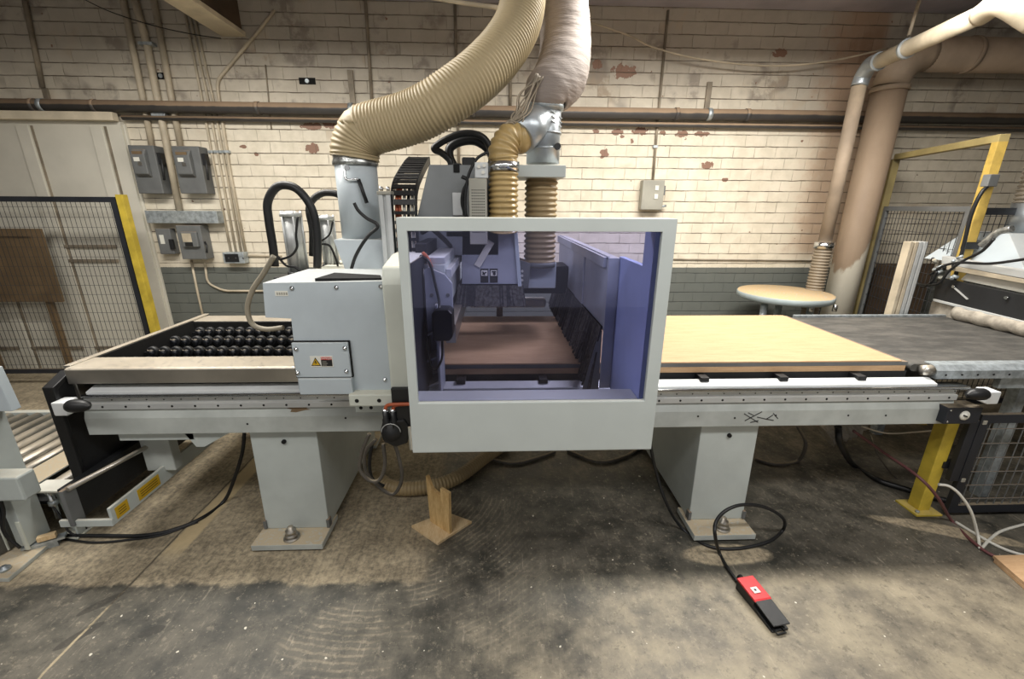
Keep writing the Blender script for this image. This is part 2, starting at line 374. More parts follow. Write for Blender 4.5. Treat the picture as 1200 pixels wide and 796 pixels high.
    base = k.mix(k.math('MULTIPLY', j, k.math('MULTIPLY_ADD', k.ramp(fine, .4, .6), .3, .6)), base, k.mix(k.ramp(k.math('SUBTRACT', mid, k.math('MULTIPLY', k.math('SUBTRACT', Y, 1.2), .25)), .38, .5), lin('3a3329'), lin('bcac8c')))
    k.l(base, k.b.inputs['Base Color'])
    k.l(k.math('MULTIPLY_ADD', keep, .35, k.math('MULTIPLY_ADD', mid, .3, .38), clamp=True), k.b.inputs['Roughness'])
    k.bump(k.math('ADD', fine, k.math('MULTIPLY', keep, .6)), .25, .006); return k.m
M['floor'] = concrete()

def pane():
    k = N('tinted_safety_pane'); t = k.n('ShaderNodeBsdfTransparent'); t.inputs[0].default_value = (.70, .71, .88, 1)
    g = k.n('ShaderNodeBsdfGlossy'); g.inputs[0].default_value = (.8, .8, 1, 1); g.inputs[1].default_value = .03
    fr = k.n('ShaderNodeFresnel'); fr.inputs[0].default_value = 1.45
    mx = k.n('ShaderNodeMixShader'); k.l(fr.outputs[0], mx.inputs[0]); k.l(t.outputs[0], mx.inputs[1]); k.l(g.outputs[0], mx.inputs[2])
    k.l(mx.outputs[0], k.out.inputs[0]); k.t.nodes.remove(k.b); return k.m
M['pane'] = pane()
def beltmat():
    k = N('worn_black_belt'); pos = k.geo.outputs['Position']
    n1 = k.noise(pos, 4, 6, .7, stretch=(1, 3, 1)); n2 = k.noise(pos, 14, 5, .7, stretch=(.6, 4, 1)); n3 = k.noise(pos, 90, 2)
    c = k.mix(k.ramp(n1, .35, .7), lin('3b3a37'), lin('5c5954')); c = k.mix(k.math('MULTIPLY', k.ramp(n2, .62, .8), .5), c, lin('908a80'))
    k.l(c, k.b.inputs['Base Color']); k.b.inputs['Roughness'].default_value = .7; k.bump(n3, .1, .003); return k.m
M['belt'] = beltmat()
def emit(name, col, st):
    k = N(name); k.b.inputs['Emission Color'].default_value = col; k.b.inputs['Emission Strength'].default_value = st; k.b.inputs['Base Color'].default_value = col; return k.m
M['tube'] = emit('fluorescent_tube', (1, .95, .85, 1), 3)
def text_mesh(name, txt, size, mat, parent, loc, rot, extrude=.0006):
    cu = bpy.data.curves.new(name, 'FONT'); cu.body = txt; cu.size = size; cu.extrude = extrude; cu.align_x = 'CENTER'; cu.align_y = 'CENTER'
    tmp = bpy.data.objects.new(name, cu); me = bpy.data.meshes.new_from_object(tmp); bpy.data.objects.remove(tmp); bpy.data.curves.remove(cu)
    me.name = name; me.materials.clear(); me.materials.append(mat)
    o = bpy.data.objects.new(name, me); COL.objects.link(o); w = Vector((0, 0, 0)); q = parent
    while q is not None: w = w + q.location; q = q.parent
    o.parent = parent; o.location = Vector(loc) - w; o.rotation_euler = rot; return o
# ================================================================== SETTING
WY = 4.5
o = MB().box(-7, 7, WY, WY + .2, 0, 3.42).build('wall_back', M['brick']); struct(o)
o = MB().box(-7.2, 7.2, -4.5, WY + .2, -.1, 0).build('floor', M['floor']); struct(o)
o = MB().box(-7.2, 7.2, -4.5, WY + .2, 3.42, 3.55).build('ceiling', M['ceil']); struct(o)
o = MB().box(-7.2, -7, -4.5, WY + .2, 0, 3.42).build('wall_left', M['brick']); struct(o)
o = MB().box(7, 7.2, -4.5, WY + .2, 0, 3.42).build('wall_right', M['brick']); struct(o)
# ceiling beams
a = aty(260, 43, WY); b = aty(289, 45, WY)
zb = a.z
mb = MB(); mb.box(a.x, b.x, 1.2, WY, zb, zb + .04)
struct(mb.build('trim_1', M['beamw'], bevel=.004))
struct(MB().box(a.x + .03, b.x - .03, 1.2, WY, zb + .04, 3.42).build('trim_2', M['timber']))
# white panelled sliding door at the left
dx = aty(147, 150, WY).x
door = struct(MB().box(-6.9, dx, WY - .05, WY - .002, .0, 2.42).build('door_1', M['wallw']))
xs = [aty(26, 141, 4.45).x, aty(113, 143, 4.45).x]
st = xs[1] - xs[0]
for i in range(-4, 2):
    x0 = xs[0] + st * i
    if x0 > dx - .1: continue
    MB().box(x0 - .055, x0 + .055, WY - .075, WY - .05, 0, 2.38).build('door_stile', M['wallw'], door, bevel=.004)
    MB().box(x0 + .058, x0 + .078, WY - .056, WY - .05, 0, 2.38).build('door_seam', M['conduitd'], door)
for zz, xa, xb in ((1.16, aty(70, 297, 4.45).x, aty(137, 297, 4.45).x), (1.3, aty(70, 287, 4.45).x, aty(137, 287, 4.45).x), (.25, -6.8, dx - .1)):
    MB().box(xa, xb, WY - .07, WY - .05, zz - .015, zz + .015).build('door_rail', M['conduitd'], door, bevel=.003)
struct(MB().box(-6.9, dx, WY - .12, WY - .052, 2.42, 2.49).build('trim_3', M['beamw'], bevel=.005))
# door jamb strip and dark vertical joint beside it
j0 = aty(190, 330, WY); struct(MB().box(dx, j0.x + .02, WY - .03, WY - .001, 0, 2.4).build('trim_4', M['wallw'], bevel=.004))

# ================================================================== PIPES AND CONDUITS ON THE WALL
pipe = thing('wall_pipe', (0, WY - .07, 2.54), 'long thick horizontal pipe along the upper brick wall, tan dust on top and dark below', 'pipe')
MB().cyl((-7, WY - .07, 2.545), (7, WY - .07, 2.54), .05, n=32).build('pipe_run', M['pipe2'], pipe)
for px in (42, 113, 303, 555, 793, 876):
    q = aty(px, 130, WY - .07); MB().cyl((q.x - .018, WY - .07, 2.543), (q.x + .018, WY - .07, 2.543), .056, n=24).build('coupling', M['pipe2'], pipe)
for px, top in ((52, 103), (410, 82), (832, 96)):
    q = aty(px, top, WY - .01); w = .025
    MB().box(q.x - w, q.x + w, WY - .018, WY - .001, 2.5, q.z).build('hanger_strap', M['conduitd'], pipe, bevel=.002)
    MB().lathe((q.x, WY - .07, 2.543), [(.056, -.02), (.056, .02), (.053, .02), (.053, -.02)], 24, 'x').build('pipe_clip', M['galv'], pipe)
tag(MB().cyl((-3.4, WY - .05, 2.455), (7, WY - .05, 2.452), .022, n=16).build('wall_conduit', M['pipe2']), 'thinner pipe running directly below the thick horizontal wall pipe', 'pipe')

def conduit(pts, r, label, mat='conduit', Y=None, straps=(), name='conduit', group=None, sm=False):
    yy = (WY - r - .0008) if Y is None else Y
    P = [aty(p[0], p[1], yy) for p in pts]
    # straight runs with short rounded bends
    Q = []
    for i, p in enumerate(P):
        if 0 < i < len(P) - 1:
            a_, b_ = (P[i - 1] - p), (P[i + 1] - p); d = min(.06, a_.length * .45, b_.length * .45)
            s0 = p + a_.normalized() * d; s1 = p + b_.normalized() * d
            for t in (0, .25, .5, .75, 1): Q.append(s0.lerp(p, t).lerp(p.lerp(s1, t), t))
        else: Q.append(p)
    if not straps: return tag(MB().tube(Q, r, 10).build(name, M[mat]), label, 'conduit', group)
    t = thing(name, P[-1], label, 'conduit', group); MB().tube(Q, r, 10).build('conduit_tube', M[mat], t)
    for (a_, b_) in straps:
        q = aty(a_, b_, yy); MB().box(q.x - r * 2, q.x + r * 2, yy - r * 1.15, WY - .001, q.z - .012, q.z + .012).build('conduit_strap', M['galv'], t, bevel=.002)
    return t
def vert(px0, py0, px1, r, label, mat='conduit', straps=(), name='conduit', py1=None, z1=None):
    """plumb conduit: x taken at the first pixel"""
    yy = WY - r - .004; a_ = aty(px0, py0, yy)
    return a_, yy
conduit([(143, -6), (168, 118), (178, 172)], .026, 'leftmost thick cream conduit dropping into the left breaker box')
conduit([(156, -6), (172, 50), (185, 118), (196, 173), (211, 250)], .03, 'thick cream conduit passing between the two breaker boxes to the metal trough', straps=((173, 52), (188, 135)))
conduit([(179, -6), (201, 115), (212, 174)], .026, 'cream conduit dropping into the top of the right breaker box')
conduit([(213, -4), (237, 118), (251, 196), (271, 298)], .011, 'leftmost of the four thin conduits running down to the junction box', group='thin conduits above the junction box', straps=((247, 178),))
conduit([(219, 2), (244, 118), (258, 196), (277, 298)], .011, 'second from left of the four thin conduits above the junction box', group='thin conduits above the junction box', straps=((254, 178),))
conduit([(225, 6), (250, 118), (264, 196), (283, 298)], .011, 'third from left of the four thin conduits above the junction box', group='thin conduits above the junction box', straps=((260, 178),))
conduit([(322, 12), (300, 40), (254, 95), (257, 120), (269, 198), (288, 298)], .014, 'cream conduit with a diagonal upper run bending down to the junction box', straps=((266, 178),))
conduit([(428, -4), (436, 124)], .014, 'grimy upright conduit on the wall above the beige hose elbow', 'conduitd')
conduit([(533, 4), (538, 205)], .013, 'upright conduit behind the beige hose and the black cable loops', 'conduitd')
conduit([(598, 40), (598, 128)], .014, 'short grimy upright conduit between the beige hose and grey duct', 'conduitd')
conduit([(783, 12), (770, 150), (765, 212)], .012, 'long thin conduit dropping to the light grey switch box', 'conduitd', straps=((772, 135), (768, 172)))
conduit([(311, 76), (318, 152)], .006, 'very thin upright wire fixed to bricks above the thick pipe', 'conduitd')
conduit([(288, 300), (330, 300)], .010, 'short level conduit leaving the right side of the junction box')
conduit([(224, 305), (232, 345), (241, 384)], .011, 'cream conduit running down the grey painted bricks from the lower switch boxes')
conduit([(240, 308), (243, 332), (262, 341), (318, 341)], .011, 'cream conduit bending from vertical to level on the grey painted bricks')
conduit([(788, 304), (955, 306)], .008, 'thin level pipe along the top edge of the grey painted bricks', 'conduitd')
conduit([(28, -4), (50, 103)], .02, 'flat grimy upright pipe at far left running down to the thick pipe', 'conduitd')
conduit([(108, 0), (205, 390)], .002, 'hairline dark cable', 'hole') if False else None
P = [aty(a, b, 4.40) for a, b in ((94, -3), (130, 14), (180, 30), (225, 40), (259, 45))]
tag(MB().tube(catmull(P), .004, 6).build('wire', M['blackp']), 'thin dark wire sagging across the upper left bricks to the ceiling beam', 'wire')
P = [aty(a, b, 4.35) for a, b in ((640, 10), (728, 38), (765, 55), (820, 69), (900, 77), (970, 72), (1040, 57))]
tag(MB().tube(catmull(P), .008, 8).build('wire', M['conduit']), 'pale cable sagging across the upper wall to the white exhaust pipe', 'wire')
t = thing('conduit', tuple(aty(540, 3, 3.4)), 'pale pipe under the ceiling just left of the beige hose', 'conduit')
MB().tube([aty(440, -14, 3.4), aty(540, 3, 3.4), aty(592, 10, 3.4), aty(640, 16, 3.4)], .013, 12).build('conduit_tube', M['conduit'], t)
for px_, py_ in ((460, -11), (610, 13)):
    q = aty(px_, py_, 3.4); MB().cyl(q, (q.x, q.y, 3.42), .004, n=8).build('hanger', M['galv'], t)

# ---- electrical boxes
def ebox(name, px, label, depth, cat='electrical box', mat='boxgrey', group=None):
    x0, y0, x1, y1 = px; Yf = WY - depth
    A = aty(x0, y0, Yf); B = aty(x1, y1, Yf)
    t = thing(name, ((A.x + B.x) / 2, Yf + depth / 2, B.z), label, cat, group)
    MB().box(A.x, B.x, Yf, WY - .001, B.z, A.z).build('box_body', M[mat], t, bevel=.006)
    return t, A, B, Yf
for k, (px, lb) in enumerate((((149, 170, 192, 227), 'dark grey breaker box with raised door, left of the upper pair'), ((200, 171, 243, 227), 'dark grey breaker box with raised door, right of the upper pair'))):
    t, A, B, Yf = ebox('breaker_box', px, lb, .13, group='upper breaker boxes')
    w = B.x - A.x; h = A.z - B.z
    d = MB(); x0, x1 = A.x + .04, A.x + w * .72; z0, z1 = B.z + h * .36, A.z - .035
    prof = [(Yf, z0 - .01), (Yf - .045, z0 + .02), (Yf - .05, z1 - .05), (Yf - .02, z1), (Yf, z1)]
    d.prism(prof, lambda a, b, q: (q, a, b), x0, x1)
    dr = d.build('raised_door', M['boxgrey'], t, bevel=.008)
    cx = x0 + (x1 - x0) * .45; cz = (z0 + z1) / 2 + .01
    MB().box(cx - .03, cx + .02, Yf - .053, Yf - .048, cz, cz + .035).build('door_sticker', M['label'], dr)
    MB().box(cx, cx + .035, Yf - .053, Yf - .048, cz - .035, cz - .005).build('door_sticker', M['chrome'], dr)
    MB().box(x0 + .02, x1 - .02, Yf - .049, Yf - .04, z1 - .045, z1 - .02).build('sawdust_ledge', M['card'], dr)
    hd = MB(); hd.tube([(B.x - .01, Yf + .05, A.z - .1), (B.x + .035, Yf + .02, A.z - .12), (B.x + .04, Yf - .01, B.z + .12)], .01, 8)
    hd.box(B.x, B.x + .03, Yf + .02, Yf + .08, A.z - .16, A.z - .06); hd.build('handle', M['blackp'], t)
A = aty(169, 247, WY - .12); B = aty(256, 262, WY - .12)
tr = MB().box(A.x, B.x, WY - .12, WY - .001, B.z, A.z); tag(tr.build('cable_trough', M['galv'], bevel=.004), 'mottled galvanised steel trough between the upper and lower electrical boxes', 'cable trough')
t, A, B, Yf = ebox('switch_box', (181, 268, 205, 298), 'small dark grey switch box with white notice below the metal trough', .08)
MB().box(A.x + .03, B.x - .07, Yf - .004, Yf, B.z + .1, A.z - .06).build('notice', M['label'], t)
MB().box(B.x - .02, B.x + .015, Yf - .02, Yf + .01, B.z + .05, A.z - .1).build('handle', M['blackp'], t, bevel=.003)
t, A, B, Yf = ebox('switch_box', (205, 264, 242, 304), 'dark grey switch box with cream sticker below the metal trough', .13)
dr = MB().box(A.x + .05, A.x + .2, Yf - .03, Yf, B.z + .12, A.z - .06).build('switch_plate', M['boxgrey'], t, bevel=.008)
MB().box(A.x + .065, A.x + .15, Yf - .033, Yf - .03, B.z + .17, A.z - .075).build('sticker', M['conduit'], dr)
MB().box(A.x + .08, A.x + .15, Yf - .034, Yf - .03, B.z + .13, B.z + .165).build('sticker', M['ink'], dr)
MB().tube([(B.x, Yf + .03, A.z - .16), (B.x + .03, Yf, A.z - .19), (B.x + .03, Yf - .02, A.z - .26)], .009, 8).build('handle', M['blackp'], t)
t, A, B, Yf = ebox('junction_box', (260, 296, 287, 309), 'small metal junction box where the thin conduits end', .09, 'junction box', 'galv')
MB().box(A.x + .02, B.x - .05, Yf - .004, Yf, B.z + .015, A.z - .015).build('cover_plate', M['blackp'], t, bevel=.002)
for i in range(3): MB().cyl((A.x + .06 + i * .07, Yf - .008, (A.z + B.z) / 2), (A.x + .06 + i * .07, Yf - .003, (A.z + B.z) / 2), .008, n=10).build('cover_screw', M['chrome'], t)
t, A, B, Yf = ebox('light_switch_box', (754, 211, 776, 246), 'light grey switch box alone on the bright brick wall', .09, 'switch box', 'boxlight')
cx = (A.x + B.x) / 2 + .03
for dz in (.05, .13): MB().box(cx - .015, cx + .02, Yf - .006, Yf, A.z - dz - .045, A.z - dz).build('label_plate', M['label'], t, bevel=.001)
MB().box(B.x, B.x + .02, Yf + .02, Yf + .05, A.z - .14, A.z - .05).build('switch_lever', M['boxgrey'], t, bevel=.003)
MB().cyl((B.x, Yf + .04, B.z + .03), (B.x + .05, Yf + .04, B.z + .04), .012, n=10).build('cable_gland', M['galv'], t)
for px, lb in (((182, 85, 195, 93), 'small dark recessed outlet among conduits on upper left wall'), ((350, 91, 370, 99), 'small dark recessed outlet in bricks above the thick pipe')):
    A = aty(px[0], px[1], WY - .004); B = aty(px[2], px[3], WY - .004)
    t = thing('wall_outlet', ((A.x + B.x) / 2, WY - .004, B.z), lb, 'outlet', 'small recessed wall outlets')
    MB().box(A.x, B.x, WY - .006, WY - .001, B.z, A.z).build('recess', M['hole'], t)
    cx, cz = (A.x + B.x) / 2, (A.z + B.z) / 2; MB().cyl((cx, WY - .012, cz), (cx, WY - .006, cz), .018, n=14).build('socket', M['galv'], t)

# ================================================================== LEFT GUARD FENCE
FY = 4.05
def wires(mb, p0, ux, W_, z0, z1, sx, sz, r=.0022):
    """grid of wires in the vertical plane through p0 along ux"""
    ux = Vector(ux).normalized(); p0 = Vector(p0); n = int(W_ / sx)
    for i in range(1, n + 1):
        q = p0 + ux * (i * W_ / (n + 1)); mb.bar((q.x, q.y, z0), (q.x, q.y, z1), r * 2, r * 2, up=(0, 1, 0))
    m = int((z1 - z0) / sz)
    for i in range(1, m + 1):
        z = z0 + (z1 - z0) * i / (m + 1); q = p0 + ux * W_; mb.bar((p0.x, p0.y - .004, z), (q.x, q.y - .004, z), r * 2, r * 2)
def panel(root, p0, ux, W_, z0, z1, fr, matf, matw, sx=.045, sz=.1, r=.0022, dep=.025):
    ux = Vector(ux).normalized(); p0 = Vector(p0); p1 = p0 + ux * W_
    mb = MB()
    for q in (p0, p1): mb.bar((q.x, q.y, z0), (q.x, q.y, z1), fr, dep, up=(-ux.y, ux.x, 0))
    for z in (z0 + fr / 2, z1 - fr / 2): mb.bar(p0 + ux * fr / 2 + Vector((0, 0, z - p0.z)), p1 - ux * fr / 2 + Vector((0, 0, z - p0.z)), dep, fr)
    mb.build('panel_frame', M[matf], root)
    w = MB(); wires(w, p0, ux, W_, z0, z1, sx, sz, r); return w.build('wire_mesh', M[matw], root)
xr = aty(141, 300, FY).x
xr = -3.27
fen = thing('guard_fence', (-4.3, FY, 0), 'black wire mesh guard fence with yellow posts in front of the white door', 'fence')
panel(fen, (xr - .05 - 1.75, FY, .1), (1, 0, 0), 1.75 - .02, .12, 1.76, .045, 'navy', 'wirem', .042, .09, .0014)
panel(fen, (xr - 3.72, FY, .1), (1, 0, 0), 1.8, .12, 1.76, .045, 'navy', 'wirem', .042, .09, .0014)
for X_ in (xr + .005, xr - 1.86):
    mb = MB().box(X_ - .03, X_ + .03, FY - .03, FY + .03, .008, 1.78).box(X_ - .07, X_ + .07, FY - .06, FY + .06, 0, .01); mb.build('post', M['yellow'], fen, bevel=.003)
# hardboard leaning behind the fence
c0 = aty(52, 268, 4.3); c1 = aty(73, 353, 4.3)
t = thing('hardboard_sheet', (c1.x - .6, 4.25, 0), 'brown hardboard sheet on battens behind the left wire fence', 'board')
MB().box(c0.x - 1.3, c0.x - .01, 4.27, 4.29, c1.z, c0.z).build('board_panel', M['card'], t, bevel=.002)
mb = MB(); mb.box(c0.x - 1.3, c0.x, 4.25, 4.27, c0.z - .07, c0.z); mb.box(c0.x - .1, c0.x, 4.25, 4.27, c1.z, c0.z - .07); mb.build('batten', M['card'], t, bevel=.002)
mb = MB(); mb.box(c0.x - .9, c0.x - .85, 4.29, 4.33, 0, c0.z - .1); mb.box(c0.x - .2, c0.x - .15, 4.29, 4.33, 0, c0.z - .1); mb.build('upright_batten', M['card'], t)

# ================================================================== PIPES AT THE RIGHT
cp = aty(1037, 110, 4.2); cx = cp.x; cb = aty(983, 368, 4.2); cx = (cp.x + cb.x) / 2
def colmat():
    k = N('stained_vertical_duct'); pos = k.geo.outputs['Position']; X, Y, Z = k.sep(pos)
    mid = k.noise(pos, 6, 5, .6, stretch=(1, 1, .4)); top = k.mix(mid, lin('86725f'), lin('a6927c')); low = k.mix(mid, lin('bdb6a6'), lin('d0cbbc'))
    f = k.ramp(k.math('ADD', k.math('ADD', Z, k.math('MULTIPLY', k.math('SUBTRACT', X, cx), -1.6)), k.math('MULTIPLY', k.math('SUBTRACT', mid, .5), .5)), 1.28, 1.34)
    k.l(k.mix(f, low, top), k.b.inputs['Base Color']); k.b.inputs['Roughness'].default_value = .65; k.bump(k.noise(pos, 25, 3), .15, .01); return k.m
M['column'] = colmat()
RC = .134; cz = 3.0
t = thing('exhaust_duct', (cx, 4.2, 0), 'wide tan upright duct with whitish base turning right under the ceiling', 'duct')
MB().tube([(cx, 4.2, 0), (cx, 4.2, 2.72)], RC, 36).build('upright_pipe', M['column'], t)
MB().tube([(cx, 4.2, 2.70), (cx, 4.2, 2.74)], RC + .012, 36).build('seam_ring', M['beigeduct'], t)
arc = [(cx + .26 - .26 * math.cos(a), 4.2, 2.74 + .26 * math.sin(a)) for a in [i * PI / 2 / 8 for i in range(9)]]
MB().tube(arc, RC, 36).build('elbow', M['beigeduct'], t)
MB().tube([(cx + .26, 4.2, cz), (6.97, 4.2, cz)], RC, 36).build('level_pipe', M['beigeduct'], t)
MB().tube([(cx + .62, 4.2, cz), (cx + .66, 4.2, cz)], RC + .01, 36).build('seam_ring', M['beigeduct'], t)
# slim exhaust pipe
YP = 4.05; sp = aty(1004, 110, YP); sb = aty(966, 290, YP); sx = (sp.x + sb.x) / 2; rs = .056
e0 = aty(1012, 84, YP)
t = thing('exhaust_pipe', (sx, YP, sb.z), 'slim tan exhaust pipe beside the wide duct, rising and bending towards the ceiling', 'pipe')
zt = sp.z + .06
MB().tube([(sx, YP, sb.z + .02), (sx, YP, zt)], rs, 24).build('upright_pipe', M['beigeduct'], t)
q1 = aty(1030, 72, 3.85); q2 = aty(1150, 17, 3.0)
el = catmull([(sx, YP, zt), (sx + .01, YP - .01, zt + .08), tuple(Vector((sx, YP, zt + .14)).lerp(q1, .5)), tuple(q1)], 6)
MB().tube(el, rs + .006, 24).build('elbow', M['duct'], t)
MB().tube([q1, q2], rs, 24).build('sloping_pipe', M['conduit'], t)
q3 = aty(1175, 4, 2.85); q4 = aty(1215, 26, 2.75)
MB().tube(catmull([q2, q3, q4], 8), rs + .006, 24).build('elbow', M['conduit'], t)
MB().tube([q4, (5.5, 2.6, q4.z)], rs, 24).build('sloping_pipe', M['conduit'], t)
for f in (.0, .33): 
    p = q1.lerp(q2, f); dd = (q2 - q1).normalized(); MB().tube([p - dd * .012, p + dd * .012], rs + .012, 24).build('seam_ring', M['duct'], t)
tag(MB().tube([aty(1079, -4, 3.6), aty(1065, 42, 3.55)], .012, 8).build('hanger_rod', M['conduitd']), 'thin rod hanging from the ceiling to the slim exhaust pipe', 'rod')
# corrugated hose at its foot
hb = atz(955, 372, .9)
t = thing('flexible_hose', (sx, YP, .3), 'tan corrugated hose clamped to the foot of the slim exhaust pipe', 'hose')
MB().corr([(sx, YP, sb.z + .02), (sx, YP, sb.z - .2), (sx, YP, sb.z - .45), (sx, YP, .3), (sx - .02, YP, .06)], .074, .007, .028, 24).build('hose_tube', M['flexg'], t)
MB().tube([(sx, YP, sb.z - .01), (sx, YP, sb.z + .05)], .084, 24).build('clamp', M['chrome'], t)
# round table
rc = Vector(atz(919, 344, .93)); rc.y = 3.93; rc.x = aty(919, 344, 3.93).x
t = thing('round_table', (rc.x, rc.y, 0), 'round pale blue table dusted with sawdust behind the router bed', 'table')
MB().lathe((rc.x, rc.y, .0), [(.0, .87), (.385, .87), (.405, .885), (.405, .925), (.395, .935), (0, .936)], 48).build('table_top', M['round'], t)
for dx_ in (-.03, .2, -.25):
    MB().cyl((rc.x + dx_, rc.y - .12 * (dx_ != -.03), 0), (rc.x + dx_, rc.y - .12 * (dx_ != -.03), .87), .03, n=14).build('leg', M['galv'], t)
for dx_ in (.08, .3): MB().cyl((rc.x + dx_, rc.y - .28, .81), (rc.x + dx_, rc.y - .28, .87), .02, n=10).build('bolt', M['chrome'], t)

# ================================================================== RIGHT DOOR FRAME AND FENCES
zT = aty(1042, 187, 4.25).z
A = aty(1049, 187, 4.25); B = atz(1172, 166, zT)
A = Vector((A.x, A.y, 0)); B = Vector((B.x, B.y, 0)); ud = (B - A).normalized(); wd = (B - A).length
t = thing('gate_frame', tuple(A), 'tall dusty yellow gate frame with wire mesh panel near the right wall', 'gate')
nrm = Vector((-ud.y, ud.x, 0))
M['yellowd'] = paint('gate_yellow_paint', 'c3a552', .55, var=.15, dust=.3, scale=9)
for q, m in ((A, 'yellowold'), (B, 'yellowd')):
    mb = MB(); mb.bar((q.x, q.y, .01), (q.x, q.y, zT), .06, .06, up=nrm); mb.bar((q.x, q.y, 0), (q.x, q.y, .012), .14, .14, up=nrm); mb.build('post', M[m], t, bevel=.003)
mb = MB(); mb.bar(A + ud * .03 + Vector((0, 0, zT + .02)), B + ud * .03 + Vector((0, 0, zT + .02)), .06, .05); mb.build('lintel', M['yellowold'], t, bevel=.003)
panel(t, A + ud * .06 + Vector((0, 0, .1)), ud, wd - .14, .12, 1.72, .04, 'boxgrey', 'wirem', .05, .11, .0017)
lk = B + Vector((-.03, -.02, 0))
mb = MB().box(lk.x - .05, lk.x + .02, lk.y - .06, lk.y - .01, 1.85, 1.93); mb.build('gate_latch', M['boxgrey'], t, bevel=.004)
P = [lk + Vector((-.02, -.04, 1.86)), lk + Vector((-.07, -.05, 1.8)), lk + Vector((-.08, -.04, 1.65)), lk + Vector((-.06, -.04, 1.4)), lk + Vector((-.05, -.04, 1.1))]
MB().tube(catmull(P), .012, 8).build('latch_cable', M['black'], t)
mb = MB().box(lk.x - .04, lk.x + .07, lk.y - .03, lk.y, 1.42, 1.47); mb.build('hinge', M['blackp'], t, bevel=.003)
t = thing('guard_fence', (B.x + .5, B.y, 0), 'dark framed wire mesh fence just right of the tall yellow gate post', 'fence')
panel(t, B + Vector((.06, .04, .1)), (1, .05, 0), 1.5, .12, 1.71, .05, 'navy', 'wirem', .05, .06, .0018)
mb = MB().box(B.x + 1.6, B.x + 1.66, B.y + .08, B.y + .14, 0, 1.73); mb.build('post', M['yellow'], t)
# brown board behind the gate mesh
a_ = aty(1029, 309, 4.4); b_ = aty(1085, 309, 4.4)
tag(MB().box(a_.x, b_.x + .1, 4.4, 4.42, .001, a_.z).build('hardboard_sheet', M['timber'], bevel=.002), 'brown board standing against the wall behind the gate mesh', 'board')
# ================================================================== ROUTER TABLE (bed, legs, rails)
YF = 1.9; X0, X1 = -1.985, 2.36
bed = thing('router_table', (.2, 2.45, 0), 'long light grey machine bed on two pedestals with chrome guide rails and wheel infeed', 'machine bed')
def exx(poly, xa, xb, name, mat, bevel=.002, par=None):
    return MB().prism(poly, lambda a, b, d: (d, a, b), xa, xb).build(name, M[mat], par or bed, bevel=bevel)
# front beam: bright lower face, slightly sloping dusty band above
exx([(1.9, .636), (1.9, .722), (1.915, .768), (2.0, .768), (2.0, .636)], X0 + .02, 2.345, 'front_beam', 'beam')
exx([(2.9, .636), (2.9, .768), (3.0, .768), (3.0, .636)], X0 + .02, 2.345, 'rear_beam', 'beam')
for xx in (-1.75, -.2, .6, 2.2): MB().box(xx - .05, xx + .05, 2.0, 2.9, .64, .76).build('cross_beam', M['beam'], bed, bevel=.003)
exx([(1.902, .768), (1.902, .797), (1.915, .800), (1.915, .828), (1.96, .828), (1.96, .768)], X0 + .03, 2.345, 'rail_carrier', 'alu', .0015)
rl = MB(); rl.cyl((X0 + .05, 1.896, .840), (2.38, 1.896, .840), .009, n=16); rl.box(X0 + .05, 2.38, 1.898, 1.96, .828, .846); rl.build('guide_rail', M['chrome'], bed)
exx([(1.905, .846), (1.905, .858), (1.953, .873), (1.962, .873), (1.962, .846)], X0 + .06, 2.22, 'rack_cover', 'railw', .0015)
h = MB()
n = 40
for i in range(n):
    x = X0 + .12 + i * (2.3 - X0 - .12) / (n - 1)
    h.cyl((x, 1.9005, .783), (x, 1.9025, .783), .0055, n=8)
h.build('rail_screws', M['hole'], bed)
h = MB()
for i in range(54):
    x = X0 + .16 + i * .08; h.cyl((x, 1.9135, .813), (x, 1.9155, .813), .0035, n=8)
h.build('rail_screws', M['blackp'], bed)
# round end bumpers with machined block
for xx, s in ((-1.875, 1), (2.43, -1)):
    p = aty(74 if s > 0 else 1160, 478 if s > 0 else 465, 1.84)
    bk = MB().box(-.03, .03, -.02, .05, -.033, .033)
    bk.v = [v + Vector((p.x, p.y, p.z)) for v in bk.v]; b_ = bk.build('bumper_block', M['railw'], bed, bevel=.006)
    q = aty(80 if s > 0 else 1155, 476 if s > 0 else 462, 1.81)
    MB().lathe((q.x, 1.81, q.z), [(.024, -.0), (.029, .012 * s), (.030, .035 * s), (.027, .065 * s), (.019, .085 * s), (.0, .094 * s)], 24, 'x').build('bumper', M['black'], bed)
